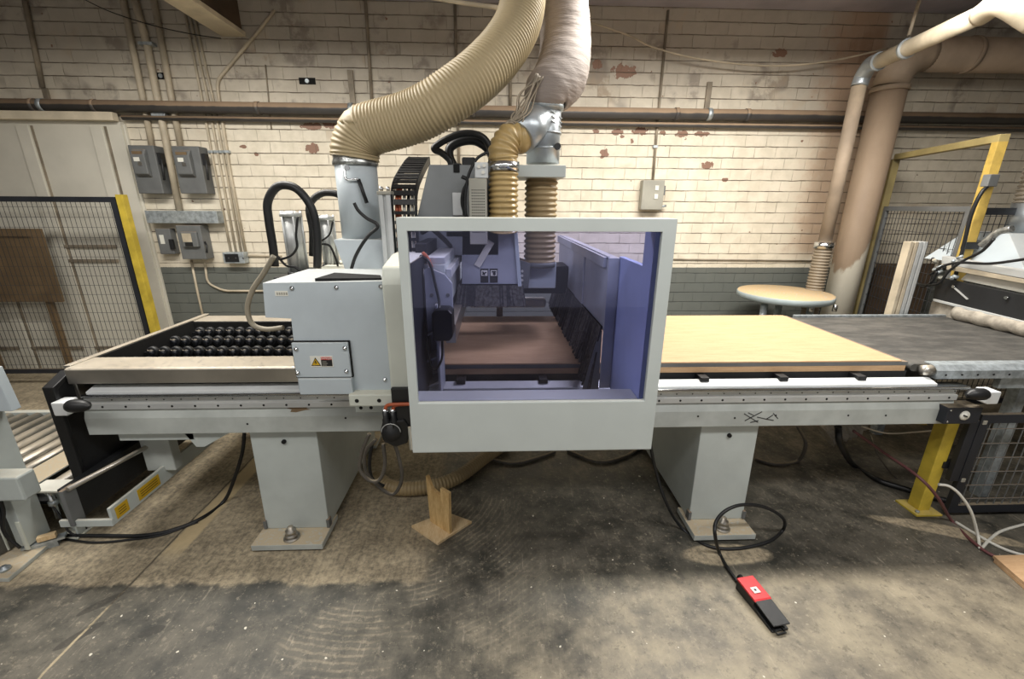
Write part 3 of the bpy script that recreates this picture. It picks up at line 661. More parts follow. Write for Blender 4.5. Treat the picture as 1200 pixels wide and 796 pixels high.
# pedestals
def pedestal(fl, fr, bl, br, yb, par=bed):
    t = MB(); zt, z0 = .64, .045; y0 = 1.93
    t.hexa([(bl, y0 - .005, z0), (br, y0 - .005, z0), (br, yb, z0), (bl, yb, z0), (fl, y0 + .01, zt), (fr, y0 + .01, zt), (fr, yb, zt), (fl, yb, zt)])
    lg = t.build('pedestal', M['grey'], par, bevel=.004)
    cx = (fl + fr) / 2; MB().cyl((cx + .0, y0 - .002, .565), (cx, y0 + .012, .565), .011, n=14).build('hole', M['hole'], lg)
    for sx in (bl, br):
        MB().box(sx - .008, sx + .008, y0 - .015, y0 + .02, .05, .1).build('bracket', M['boxgrey'], lg, bevel=.002)
    f = MB(); f.box(bl - .02, br + .008, y0 - .125, y0 + .1, .012, .045); f.box(bl + .1, br - .1, y0 - .1, y0 + .1, .0, .02)
    f.build('foot_plate', M['beam'], par, bevel=.003)
    f = MB(); f.box(bl - .045, br + .03, yb - .1, yb + .1, .018, .045); f.box(bl + .1, br - .1, yb - .05, yb + .08, .0, .02); f.build('foot_plate', M['beam'], par, bevel=.003)
    q = ((bl + br) / 2 + .0, y0 - .075)
    b = MB(); b.lathe((q[0], q[1], .045), [(.040, 0), (.040, .008), (.024, .008), (.030, .012), (.030, .026), (.020, .03), (.026, .034), (.026, .05), (.014, .054), (.014, .07), (0, .07)], 20)
    b.build('levelling_bolt', M['steel'], par)
pedestal(-1.235, -.905, -1.235, -.905, 2.85)
pedestal(1.06, 1.365, 1.06, 1.365, 2.85)
# bed platform
fy = 1.995
tb = MB().box(-.9, 2.14, fy + .005, 2.98, .80, .895); tb.build('bed_core', M['blackp'], bed, bevel=.003)
tx = aty(917, 449, 1.95).x
for i in range(7): x = tx + .40 - i * .405; MB().box(x - .022, x + .022, 1.935, fy + .01, .860, .89).build('drain_tab', M['blackp'], bed, bevel=.002)
MB().box(-.9, 2.12, fy, 2.99, .895, .924).build('lower_spoilboard', M['sheet'], bed, bevel=.001)
MB().box(-.9, 2.13, fy + .002, 2.97, .924, .944).build('gasket_layer', M['boxgrey'], bed, bevel=.001)
# infeed end with stainless cover
exx([(1.915, .895), (1.915, .965), (1.925, .972), (2.075, .972), (2.075, .895)], -2.0, -.84, 'stainless_cover', 'steel', .003)
exx([(2.80, .895), (2.80, .965), (2.95, .965), (2.95, .895)], -2.0, -.84, 'rear_cover', 'steel', .003)
MB().box(-2.035, -2.0, 1.95, 2.97, .80, .975).build('end_cover', M['steel'], bed, bevel=.003)
MB().box(-2.0, -1.994, 2.08, 2.795, .84, .968).box(-1.994, -.86, 2.79, 2.797, .84, .958).build('tray_liner', M['hole'], bed)
MB().box(-2.0, -.86, 2.07, 2.80, .80, .86).build('wheel_tray', M['hole'], bed)
# skate wheels
wy = [atz(300, yy_, .912).y for yy_ in (424, 411.5, 399, 388.5)]
proto = None
def wheel(x, y):
    global proto
    if proto is None:
        m = MB(); m.lathe((0, 0, 0), [(.010, -.012), (.025, -.012), (.031, -.008), (.031, .008), (.025, .012), (.010, .012)], 20, 'y')
        w_ = m.build('wheel', M['blackp'], bed, origin=(0, 0, 0)); 
        hm = MB(); hm.lathe((0, 0, 0), [(.0, -.018), (.016, -.018), (.016, .018), (0, .018)], 12, 'y')
        for a in range(3):
            an = a * 2 * PI / 3 + .5; hm.bar((.01 * math.cos(an), -.015, .01 * math.sin(an)), (.024 * math.cos(an), -.014, .024 * math.sin(an)), .006, .008, up=(0, 1, 0))
        hb_ = hm.build('hub', M['navy'], w_, origin=(0, 0, 0)); hb_.location = (0, 0, 0); hb_.parent = w_
        proto = (w_, hb_); c = w_
    else:
        c = proto[0].copy(); COL.objects.link(c); d = proto[1].copy(); COL.objects.link(d); d.parent = c
    c.location = Vector((x, y, .912)) - bed.location
for r_, y in enumerate(wy):
    for i in range(17): wheel(-1.94 + i * .0635 + (r_ % 2) * .02, y)
for y in wy: MB().cyl((-1.99, y + .0, .905), (-.86, y, .905), .006, n=8).build('axle', M['blackp'], bed) if False else None
for y in wy: MB().box(-2.0, -.86, y + .022, y + .034, .85, .90).build('wheel_rail', M['blackp'], bed)
# black end plate at left
mb = MB(); mb.prism([(1.86, .36), (1.86, .90), (1.95, .945), (2.95, .945), (2.95, .36)], lambda a, b, d: (d, a, b), -2.04, -2.015); mb.build('end_plate', M['blackp'], bed, bevel=.004)
mb = MB(); mb.prism([(1.85, .36), (1.85, .905), (1.95, .95), (1.97, .945), (1.87, .89), (1.87, .36)], lambda a, b, d: (d, a, b), -2.055, -2.005); mb.build('rubber_edge', M['black'], bed, bevel=.003)
exx([(1.93, .585), (1.93, .636), (2.1, .636), (2.1, .585)], -1.86, -1.5, 'under_bracket', 'grey')
MB().prism([(-1.55, .636), (-1.50, .545), (-1.46, .545), (-1.30, .636)], lambda a, b, d: (a, d, b), 1.93, 1.94).build('gusset', M['grey'], bed)
MB().box(-1.88, -1.73, 2.05, 2.11, .33, .64).build('support_tube', M['beam'], bed, bevel=.005)
# marks on the beam
sc = MB()
p = aty(885, 489, 1.899)
for a in ((-.06, .02, .02, -.03), (.03, .03, -.05, -.02), (-.04, .025, -.01, .01), (-.02, -.03, .02, -.02), (.01, .0, .06, -.012), (.06, -.012, .09, .01), (.06, -.012, .1, -.02), (.09, .02, .12, -.01)):
    sc.bar((p.x + a[0], 1.899, p.z + a[1]), (p.x + a[2], 1.899, p.z + a[3]), .0035, .002, up=(0, 1, 0))
sc.build('marker_scribble', M['blackp'], bed)
rs_ = MB()
for px, py in ((818, 488), (861, 490), (909, 487), (994, 487), (1038, 487), (405, 490), (290, 497)):
    q = aty(px, py, 1.9); rs_.cyl((q.x, 1.8985, q.z), (q.x, 1.9005, q.z), .005, n=10)
rs_.build('tapped_holes', M['hole'], bed)

p = aty(349, 480, 1.9); random.seed(21)
MB().prism([(p.x + (.045 + random.uniform(-.015, .02)) * math.cos(a / 14 * 2 * PI), p.z - .0 + (.016 + random.uniform(-.007, .008)) * math.sin(a / 14 * 2 * PI) ) for a in range(14)], lambda a, b, d: (a, (1.9 if b < .722 else 1.9 + .015 * (b - .722) / .046) + d, b), -.0012, .0).build('rust_stain', M['card'], bed)
# top board on the bed
bd = MB().box(-.9, 2.095, fy + .003, 2.96, .944, .951).build('spoilboard', M['sheet'], bevel=.0015)
tag(bd, 'large tan fibreboard sheet lying on the long router bed', 'board')

# ================================================================== GANTRY (hood, cabinet, spindle)
g = thing('router_gantry', (.1, 2.2, .62), 'light grey moving gantry with windowed safety hood and cabinet straddling the bed', 'machine gantry')
HY = 1.4; hx0, hx1, hz0, hz1 = -.313, .584, .822, 1.665; ox0, ox1, oz0, oz1 = -.281, .538, 1.026, 1.624
# hood front as a ring of four plates in one mesh
mb = MB()
o4 = [(hx0, hz0), (hx1, hz0), (hx1, hz1), (hx0, hz1)]; i4 = [(ox0, oz0), (ox1, oz0), (ox1, oz1), (ox0, oz1)]
for y in (HY, HY + .018):
    mb.v += [Vector((a, y, b)) for a, b in o4] + [Vector((a, y, b)) for a, b in i4]
for k in range(4):
    j = (k + 1) % 4
    mb.face([k, j, 4 + j, 4 + k]); mb.face([8 + k, 12 + k, 12 + j, 8 + j]); mb.face([k, 8 + k, 8 + j, j]); mb.face([4 + k, 4 + j, 12 + j, 12 + k])
mb.build('hood_front', M['hood'], g, bevel=.003)
MB().box(ox0 - .012, ox1 + .012, HY + .018, HY + .022, oz0 - .012, oz1 + .012).build('window_pane', M['pane'], g)
mb = MB(); mb.box(hx0, hx1, HY + .018, 1.50, hz1 - .004, hz1); mb.box(hx0, hx0 + .006, HY + .018, 1.50, hz0, hz1 - .004); mb.build('hood_return', M['hood'], g)
mb = MB(); mb.box(hx0 + .006, .52, HY + .018, 1.51, oz0 - .008, oz0 - .002); mb.box(hx0 + .006, .52, HY + .018, 1.51, hz0, hz0 + .006); mb.box(hx0 + .006, .52, 1.504, 1.51, hz0 + .006, oz0 - .008); mb.build('hood_sill', M['hood'], g)
# right side panel with stepped top
mb = MB(); mb.prism([(HY + .018, .83), (HY + .018, 1.655), (1.52, 1.655), (1.52, 1.50), (1.815, 1.50), (1.815, .90), (1.6, .90), (1.6, .83)], lambda a, b, d: (d, a, b), .523, .547); mb.build('side_panel', M['inner_refl'], g, bevel=.002)
mb = MB(); mb.box(.475, .5225, 1.80, 1.815, .90, 1.495); mb.box(.475, .483, 1.815, 3.25, 1.17, 1.50); mb.box(.475, .523, 1.815, 3.25, 1.485, 1.495); mb.box(.46, .475, 1.83, 3.25, 1.45, 1.495); mb.build('curtain_panel', M['inner'], g, bevel=.002)
MB().box(.468, .475, 2.28, 2.5, 1.17, 1.45).build('stiffener', M['inner'], g, bevel=.002)
rv = MB()
for i in range(12): rv.cyl((.471, 1.87 + i * .115, 1.185), (.476, 1.87 + i * .115, 1.185), .006, n=8)
rv.build('rivets', M['blackp'], g)
# brush curtain: splayed bristle tufts
random.seed(3)
bc = MB()
for i in range(420):
    y = 1.82 + i * 1.42 / 420; dx_ = random.uniform(-.03, 0) - .035; dy = random.uniform(-.03, .04)
    bc.cur = random.choice((0, 0, 1))
    zb_t = (.955 if y > 1.99 else .885) + random.uniform(0, .02)
    bc.hexa([(.472 + dx_ - .004, y + dy, zb_t), (.476 + dx_, y + dy, zb_t), (.476 + dx_, y + dy + .012, zb_t), (.472 + dx_ - .004, y + dy + .012, zb_t), (.466, y, 1.19), (.474, y, 1.19), (.474, y + .01, 1.19), (.466, y + .01, 1.19)])
MB().prism([(.40, .885), (.475, .885), (.475, 1.17), (.462, 1.17)], lambda a, b, d: (a, d, b), 1.822, 1.826).build('end_flap', M['boxgrey'], g)
bc.build('brush_curtain', [M['brist'], M['bristg']], g, kind='stuff')
# left inner end plate and ribs
mb = MB(); mb.box(-.262, -.25, 1.78, 1.95, .88, 1.30); mb.box(-.335, -.25, 1.93, 1.945, .88, 1.45); mb.build('end_bracket', M['inner'], g, bevel=.003)
mb = MB()
for z in (.90, 1.02, 1.14): mb.prism([(-.33, z), (-.26, z + .035), (-.26, z + .045), (-.33, z + .01)], lambda a, b, d: (a, d, b), 1.80, 1.93)
mb.box(-.33, -.322, 1.80, 1.93, .88, 1.34); mb.build('bracket_rib', M['inner'], g, bevel=.002)
mb = MB(); mb.prism([(-.33, 1.18), (-.33, 1.42), (-.29, 1.45), (-.22, 1.42), (-.19, 1.38), (-.19, 1.2), (-.22, 1.12), (-.26, 1.12)], lambda a, b, d: (a, d, b), 1.84, 1.855); mb.build('bearing_plate', M['inner'], g, bevel=.003)
mb = MB(); mb.prism([(-.27, 1.15), (-.27, 1.27), (-.255, 1.285), (-.20, 1.285), (-.185, 1.27), (-.185, 1.17), (-.20, 1.15)], lambda a, b, d: (a, d, b), 1.74, 1.84); mb.build('drive_motor', M['black'], g, bevel=.006)
for xx in (-.28, -.21): MB().cyl((xx, 1.836, 1.33), (xx, 1.842, 1.33), .008, n=10).build('plate_bolt', M['boxgrey'], g)
# bridge beam across the bed with two rails
mb = MB(); mb.box(-.36, -.22, 1.86, 3.3, 1.25, 1.46); mb.build('bridge_beam', M['hood'], g, bevel=.004)
MB().box(-.36, -.31, 1.95, 3.3, 1.46, 1.54).build('cable_tray', M['blackp'], g, bevel=.003)
MB().box(-.30, -.22, 1.87, 3.3, 1.46, 1.49).build('linear_rail', M['alu'], g, bevel=.003)
MB().box(-.22, -.195, 1.87, 3.3, 1.40, 1.44).build('linear_rail', M['alu'], g, bevel=.003)
MB().box(-.23, -.185, 1.87, 3.3, 1.10, 1.19).build('lower_rail', M['steel'], g, bevel=.003)
mb = MB(); mb.box(-.24, -.23, 1.87, 3.3, 1.12, 1.25); mb.build('rail_web', M['blackp'], g)
MB().tube(catmull([(-.32, 1.84, 1.50), (-.28, 1.83, 1.47), (-.26, 1.82, 1.38), (-.245, 1.81, 1.30), (-.245, 1.76, 1.26)]), .006, 8).build('cable', M['black'], g)
MB().tube(catmull([(-.235, 1.77, 1.15), (-.24, 1.77, 1.06), (-.275, 1.775, 1.01), (-.30, 1.78, 1.1), (-.305, 1.80, 1.45)]), .005, 8).build('cable', M['black'], g)
MB().tube(catmull([(-.35, 2.1, 1.58), (-.3, 2.05, 1.60), (-.26, 2.1, 1.56), (-.24, 2.3, 1.5)]), .012, 8).build('cable', M['black'], g)
MB().tube(catmull([(-.31, 1.85, 1.51), (-.29, 1.84, 1.49), (-.275, 1.84, 1.45)]), .008, 8).build('cable', M['orange'], g)
MB().box(-.26, -.13, 2.3, 2.36, 1.545, 1.575).build('rail_cap', M['white'], g, bevel=.003)
# carriage plate behind hood, above bridge
YC = 2.3
c1 = aty(503, 193, YC); c2 = aty(575, 192, YC)
mb = MB(); mb.prism([(c1.x, c1.z), (c2.x + .04, c1.z), (c2.x + .04, 1.45), (aty(489, 260, YC).x, 1.45), (aty(489, 260, YC).x, aty(489, 255, YC).z)], lambda a, b, d: (a, d, b), YC, YC + .35)
mb.build('carriage_plate', M['carriage'], g, bevel=.004)
MB().box(c1.x + .12, c1.x + .15, YC - .006, YC, c1.z - .035, c1.z + .002).build('slot', M['hole'], g)
q1 = aty(535, 238, YC - .02); MB().box(q1.x - .02, q1.x + .03, YC - .02, YC, q1.z - .06, q1.z + .05).build('cable_bracket', M['alu'], g, bevel=.002)
# servo housing with cooling grille
a_ = aty(549, 209, 2.15); b_ = aty(571, 256, 2.15)
sv = MB().box(a_.x, b_.x, 2.15, 2.25, 1.52, a_.z).build('servo_housing', M['boxlight'], g, bevel=.004)
mb = MB()
for i in range(7):
    for j in range(16):
        x = a_.x + .016 + i * (b_.x - a_.x - .03) / 6; z = a_.z - .05 - j * .013; mb.box(x - .003, x + .003, 2.1488, 2.1502, z - .004, z)
mb.build('vent_slots', M['ink'], sv)
p1 = aty(556, 190, 2.15); p2 = aty(572, 209, 2.15); cb_ = MB().box(p1.x, p2.x, 2.15, 2.19, p2.z, p1.z).build('connector_block', M['alu'], g, bevel=.004)
for dx_, dz in ((.02, -.02), (.04, -.045), (.045, -.015)): MB().cyl((p1.x + dx_, 2.14, p1.z + dz), (p1.x + dx_, 2.15, p1.z + dz), .008, n=10).build('plug', M['white'], cb_)
MB().tube(catmull([aty(x, y, 2.16) for x, y in ((572, 178), (560, 185), (553, 196), (548, 210), (545, 235), (546, 256))]), .007, 8).build('cable', M['black'], g)
MB().tube(catmull([aty(x, y, 2.2) for x, y in ((541, 207), (548, 212), (543, 225), (542, 240), (548, 258))]), .009, 8).build('cable', M['black'], g)
# shelf box on the right of the carriage
a_ = aty(598, 193, 2.3); b_ = aty(663, 208, 2.3)
MB().box(a_.x - .02, b_.x, 2.3, 2.62, b_.z, a_.z).build('duct_support_box', M['hood'], g, bevel=.004)
# spindle hood inside the window
YS = 2.3
def P2(x, y, Y=YS): q = aty(x, y, Y); return (q.x, q.z)
poly = [P2(541, 258), P2(541, 335), P2(609, 336), P2(603, 258)]
mb = MB(); mb.prism(poly, lambda a, b, d: (a, d, b), YS, YS + .3); mb.build('spindle_hood', M['inner'], g, bevel=.004)
s1 = aty(576, 283, YS - .006); s2 = aty(559, 312, YS - .006)
MB().bar((s1.x, YS - .006, s1.z), (s2.x, YS - .006, s2.z), .012, .035, up=(1, 0, 0)).build('highlight_strip', M['white'], g, bevel=.002)  # white strip standing in for a highlight on the hood plate
mb = MB(); mb.bar((P2(603, 258)[0], YS - .01, P2(603, 258)[1]), (P2(609, 335)[0], YS - .01, P2(609, 335)[1]), .02, .02, up=(1, 0, 0)); mb.build('hood_edge', M['cab'], g, bevel=.002)
for (a, b) in ((563, 315), (574, 315)):
    q = aty(a, b, YS - .004); s_ = .042
    st = MB().box(q.x, q.x + s_, YS - .004, YS, q.z - .075, q.z).build('warning_sign', M['ink'], g)
    MB().box(q.x + .004, q.x + s_ - .004, YS - .006, YS - .003, q.z - .038, q.z - .008).build('pictogram_field', M['label'], st)
    pm = MB()
    if a == 563: pm.bar((q.x + .01, YS - .007, q.z - .03), (q.x + .032, YS - .007, q.z - .018), .004, .006, up=(1, 0, 0)); pm.bar((q.x + .012, YS - .007, q.z - .015), (q.x + .022, YS - .007, q.z - .034), .004, .007, up=(1, 0, 0))
    else: pm.bar((q.x + .01, YS - .007, q.z - .016), (q.x + .034, YS - .007, q.z - .016), .004, .007, up=(0, 0, 1)); pm.cyl((q.x + .024, YS - .009, q.z - .027), (q.x + .024, YS - .006, q.z - .027), .008, n=12)
    pm.build('pictogram', M['ink'], st)
random.seed(5)
br_ = MB(); xa, za = P2(538, 335); xb, _ = P2(612, 335); zb_ = aty(575, 358, YS).z
def tuft(x, y, dx, dy):
    br_.cur = random.choice((0, 1, 1)); br_.hexa([(x + dx - .005, y + dy, zb_ + random.uniform(-.006, .01)), (x + dx + .006, y + dy, zb_), (x + dx + .006, y + dy + .01, zb_), (x + dx - .005, y + dy + .01, zb_), (x - .005, y, za + .005), (x + .005, y, za + .005), (x + .005, y + .01, za + .005), (x - .005, y + .01, za + .005)])
for i in range(60): x = xa + (xb - xa) * i / 59; tuft(x, YS - .015, (i / 59 - .5) * .03 + random.uniform(-.006, .006), -.012)
for j in range(30): y = YS + j * .3 / 30; tuft(xa, y, -.015, 0); tuft(xb, y, .015, 0)
br_.build('spindle_brush', [M['brist'], M['bristg']], g, kind='stuff')
MB().box(xa + .01, xb - .01, YS, YS + .3, za - .004, za + .01).build('brush_holder', M['blackp'], g)
MB().cyl((.02, YS + .15, 1.08), (.02, YS + .15, za), .018, n=20).build('spindle', M['boxgrey'], g)
# aggregate beside the spindle hood
a_ = aty(618, 310, 2.45); b_ = aty(651, 338, 2.45)
MB().box(a_.x, b_.x, 2.45, 2.75, b_.z, a_.z + .01).build('drill_unit', M['cab'], g, bevel=.005)
a_ = aty(609, 304, 2.4); MB().prism([(a_.x, a_.z), (a_.x, a_.z - .16), (a_.x + .05, a_.z - .16), (a_.x + .06, a_.z - .02)], lambda a, b, d: (a, d, b), 2.38, 2.5).build('tool_bracket', M['boxgrey'], g, bevel=.003)
q = aty(611, 318, 2.37)
for k in range(3): MB().cyl((q.x + .005, 2.37, q.z - k * .025), (q.x + .005, 2.38, q.z - k * .025), .007, n=10).build('fitting', M['white'], g)
MB().box(-.2, .47, 2.78, 3.0, 1.15, 1.33).build('rear_crossbeam', M['blackp'], g, bevel=.004)
MB().box(-.2, .36, 3.0, 3.08, 1.0, 1.07).build('rear_guard', M['cream'], g, bevel=.02)
MB().box(-.36, .56, 3.08, 3.3, .93, 1.30).build('rear_post', M['hood'], g, bevel=.004) if False else None

# ---- cabinet at left of the hood
CY = 1.75
mb = MB(); top = [(308, 333), (466, 331)]
pl = [(-.944, 1.397), (-.956, 1.255), (-.852, 1.25), (-.885 + .02, .925), (-.655, .93), (-.655, .905), (-.40, .905), (-.40, 1.405)]
mb.prism(pl, lambda a, b, d: (a, d, b), CY, 2.02)
# sloping lid
mb.hexa([(-.944, CY, 1.397), (-.40, CY, 1.405), (-.40, 2.02, 1.40), (-.944, 2.02, 1.39), (-.944, CY, 1.399), (-.40, CY, 1.407), (-.40, 2.06, 1.415), (-.89, 2.06, 1.412)])
cab = mb.build('cabinet', M['cab'], g, bevel=.004)
q = [atz(x, y, 1.4125) for x, y in ((369, 327), (392, 320), (446, 323), (447, 326.5))]
mb = MB(); mb.hexa([(v.x, v.y, 1.4) for v in q] + [(v.x, v.y, 1.4145) for v in q]); mb.build('vent_opening', M['hole'], cab)
for px, py in ((342, 338), (394, 337), (446, 336), (451, 445)):
    s_ = aty(px, py, CY - .001); MB().lathe((s_.x, CY, s_.z), [(0, -.008), (.007, -.006), (.01, 0)], 16, 'y').build('dome_screw', M['chrome'], cab)
a_ = aty(322, 341, CY); b_ = aty(338, 347, CY); lb_ = MB().box(a_.x, b_.x, CY - .0015, CY, b_.z, a_.z).build('rating_sticker', M['label'], cab)
w_ = b_.x - a_.x
for i in range(5): MB().box(a_.x + .006 + i * w_ * .18, a_.x + .006 + i * w_ * .18 + w_ * .12, CY - .0022, CY - .0012, b_.z + .005, a_.z - .006).build('sticker_mark', M['boxlight'], lb_)
a_ = aty(341, 402, CY - .02); b_ = aty(412, 442, CY - .02)
jb = MB().box(a_.x, b_.x, CY - .02, CY + .005, b_.z, a_.z).build('terminal_cover', M['cab'], cab if False else g, bevel=.003)
MB().box(a_.x - .004, b_.x + .004, CY - .012, CY + .004, b_.z - .004, a_.z + .004).build('cover_gasket', M['hole'], g)
MB().box(a_.x + .01, b_.x + .002, CY - .03, CY + .01, .918, b_.z - .004).build('terminal_tray', M['cab'], g, bevel=.003)
for px, py in ((347, 409), (404, 408), (349, 437), (406, 435)):
    s_ = aty(px, py, CY - .02); MB().lathe((s_.x, CY - .02, s_.z), [(0, -.008), (.008, -.006), (.01, 0)], 16, 'y').build('dome_screw', M['chrome'], jb)
# danger label
a_ = aty(363, 417.5, CY - .02); b_ = aty(391, 430, CY - .02); W_ = b_.x - a_.x; H_ = a_.z - b_.z; yl = CY - .0215
lb = MB().box(a_.x, b_.x, yl, CY - .02, b_.z, a_.z).build('danger_label', M['label'], jb)
tcx = a_.x + W_ * .24; tz = b_.z + H_ * .12; r3 = H_ * .42
MB().prism([(tcx - r3, tz), (tcx + r3, tz), (tcx, tz + H_ * .76)], lambda a, b, d: (a, d, b), yl - .0012, yl).build('warning_triangle', M['ink'], lb)
MB().prism([(tcx - r3 * .78, tz + H_ * .07), (tcx + r3 * .78, tz + H_ * .07), (tcx, tz + H_ * .64)], lambda a, b, d: (a, d, b), yl - .002, yl - .001).build('yellow_triangle', M['labely'], lb)
MB().prism([(tcx - .001, tz + H_ * .5), (tcx - .006, tz + H_ * .28), (tcx, tz + H_ * .3), (tcx - .002, tz + H_ * .1), (tcx + .006, tz + H_ * .36), (tcx, tz + H_ * .34), (tcx + .003, tz + H_ * .5)], lambda a, b, d: (a, d, b), yl - .0028, yl - .0018).build('bolt_symbol', M['ink'], lb)
MB().box(a_.x + W_ * .48, b_.x - .003, yl - .001, yl, b_.z + .004, a_.z - H_ * .35).build('text_field', M['ink'], lb)
MB().box(a_.x + W_ * .48, b_.x - .003, yl - .001, yl, a_.z - H_ * .33, a_.z - .004).build('red_band', M['red'], lb)
text_mesh('danger_text', 'DANGER', H_ * .24, M['label'], lb, (a_.x + W_ * .735, yl - .0018, a_.z - H_ * .2), (PI / 2, 0, 0))
for i, t_ in enumerate(('Hazardous', 'voltage', 'inside')): text_mesh('label_text', t_, H_ * .15, M['label'], lb, (a_.x + W_ * .71, yl - .0018, a_.z - H_ * (.48 + .16 * i)), (PI / 2, 0, 0)) if False else None
for i in range(3): MB().box(a_.x + W_ * .52, a_.x + W_ * (.72 + .05 * (i % 2)), yl - .0018, yl - .0008, a_.z - H_ * (.5 + .16 * i) - .001, a_.z - H_ * (.5 + .16 * i) + .001).build('text_line', M['boxlight'], lb)
# white housing between the cabinet and the hood
mb = MB(); mb.prism([(1.42, .93), (1.42, 1.40), (1.46, 1.47), (1.80, 1.50), (2.0, 1.50), (2.0, .93)], lambda a, b, d: (d, a, b), -.455, -.315); mb.v = [Vector((v.x + (.0), v.y + .28 * (1 - (v.y - 1.42) / .58), v.z)) for v in mb.v]
MB().box(-.3145, -.309, 1.44, 2.0, .90, 1.5).build('rubber_liner', M['navy'], g)
hs = mb.build('side_housing', M['cream'], g, bevel=.012, seg=3)
MB().box(-.40, -.398, 1.695, 1.70, 1.2, 1.25).build('latch', M['blackp'], g) if False else None
MB().box(-.345, -.335, 1.675, 1.70, 1.185, 1.225).build('latch', M['boxgrey'], g, bevel=.002)
mb = MB(); mb.bar((-.452, 1.698, .94), (-.452, 1.698, 1.1), .004, .004); mb.build('housing_seam', M['boxgrey'], g) if False else None
# perforated bracket under the housing
a_ = aty(407, 457, 1.70)
mb = MB(); mb.box(a_.x, -.33, 1.70, 1.76, .868, .925); bkt = mb.build('slotted_bracket', M['cream'], g, bevel=.006)
mb = MB().box(a_.x + .01, -.40, 1.74, 1.78, .82, .868).build('lower_bracket', M['grey'], g, bevel=.003)
for dx_ in (.035, .13, .225): MB().cyl((a_.x + dx_, 1.699, .896), (a_.x + dx_, 1.703, .896), .009, n=12).build('bracket_hole', M['hole'], bkt)
for dx_ in (.035, .08): MB().cyl((a_.x + dx_, 1.739, .843), (a_.x + dx_, 1.743, .843), .008, n=12).build('bracket_hole', M['hole'], mb)
# connectors and orange motor cables
for i, (px, py) in enumerate(((452, 484), (461, 484))):
    q = aty(px, py, 1.68)
    MB().lathe((q.x, 1.68, q.z - .09), [(.0, -.0), (.015, 0), (.017, .035), (.017, .06), (.013, .065), (.014, .10), (0, .10)], 18).build('plug', M['black'], g)
    MB().cyl((q.x, 1.68, q.z - .01), (q.x, 1.68, q.z + .02), .013, n=16).build('plug_collar', M['chrome'], g)
    MB().tube(catmull([(q.x, 1.68, q.z + .018), (q.x + .01, 1.68, q.z + .035), (q.x + .05, 1.67, q.z + .045), (-.30, 1.66, q.z + .05)]), .0075, 10).build('orange_cable', M['orange'], g)
q = aty(462, 505, 1.68); mb = MB(); mb.prism([(q.x - .05, q.z - .05), (q.x - .06, q.z), (q.x - .045, q.z + .05), (q.x + .05, q.z + .06), (q.x + .07, q.z + .02), (q.x + .055, q.z - .06), (q.x, q.z - .08)], lambda a, b, d: (a, d, b), 1.67, 1.76); mb.build('servo_motor', M['black'], g, bevel=.01)
MB().lathe((q.x - .01, 1.664, q.z), [(0, 0), (.042, 0), (.046, .01)], 28, 'y').build('motor_face', M['blackp'], g)
MB().tube([(q.x - .01 + .041 * math.cos(a / 16 * PI), 1.663, q.z + .002 + .041 * math.sin(a / 16 * PI)) for a in range(17)], .002, 6).build('face_ring', M['alu'], g)
MB().tube([(q.x + .08, 1.62, q.z + .05), (q.x + .08, 1.62, q.z - .055), (q.x + .1, 1.62, q.z - .06)], .006, 8).build('handle', M['boxlight'], g)
MB().box(q.x, -.315, 1.68, 1.74, q.z + .0, q.z + .2).build('motor_mount', M['blackp'], g, bevel=.003)
def hang(pts, r, mat, label, name='hose', Y=1.72):
    return MB().tube(catmull([aty(x, y, Y) for x, y in pts], 8), r, 10).build(name, M[mat], g)
hang(((433, 508), (424, 530), (422, 550), (433, 563), (445, 562), (451, 545), (449, 520)), .0085, 'hosegrey', '', 'loop_cable')
hang(((441, 515), (428, 530), (430, 555), (450, 575), (463, 578), (471, 560), (467, 535), (462, 520)), .0085, 'hosegrey', '', 'loop_cable', 1.76)
hang(((436, 520), (433, 545), (437, 562), (450, 570)), .008, 'black', '', 'loop_cable', 1.8)

# cable chain
xa = aty(461, 225, 2.4).x; xb = aty(488, 225, 2.4).x
path = catmull([(2.85, 1.905), (2.62, 1.925), (2.45, 1.85), (2.33, 1.74), (2.27, 1.62), (2.26, 1.5), (2.26, 1.38)] and [Vector((a, b, 0)) for a, b in ((2.84, 1.965), (2.72, 1.935), (2.5, 1.86), (2.36, 1.80), (2.29, 1.73), (2.265, 1.6), (2.26, 1.36))], 10)
cc = MB(); acc = 0; rungs = []
side = []
def xat(y): return aty(480, 190, 2.7).x + .0, aty(505, 190, 2.7).x
xA0, xB0 = aty(459, 250, 2.26).x, aty(487, 250, 2.26).x
for xx in (xA0, xB0):
    s_ = MB()
    for a, b in zip(path, path[1:]):
        s_.bar((xx, a.x, a.y), (xx, b.x, b.y), .008, .045, up=(0, 0, 1) if abs(b.x - a.x) > abs(b.y - a.y) else (0, 1, 0))
    s_.build('chain_side', M['blackp'], g)
L = 0
for a, b in zip(path, path[1:]):
    L += (b - a).length
    if L > .036:
        L = 0; d = (b - a).normalized(); n3 = Vector((0, -d.y, d.x))
        if n3.y > 0 and abs(d.y) > abs(d.x): n3 = -n3
        if n3.z < 0 and abs(d.x) >= abs(d.y): n3 = -n3
        off = n3 * .022; wd_r = .028 if b.y > 1.70 else .016
        MB().bar(Vector((xA0, b.x, b.y)) + off, Vector((xB0, b.x, b.y)) + off, wd_r, .006, up=n3).build('chain_rung', M['blackp'], g)
for i, (f, mt) in enumerate(((.18, 'orange'), (.32, 'orange'), (.5, 'white'), (.68, 'black'), (.84, 'white'))):
    x = xA0 + (xB0 - xA0) * f; MB().tube([(x, p.x + .006, p.y) for p in path if p.y < 1.80], .0085, 8).build('chain_cable', M[mt], g)
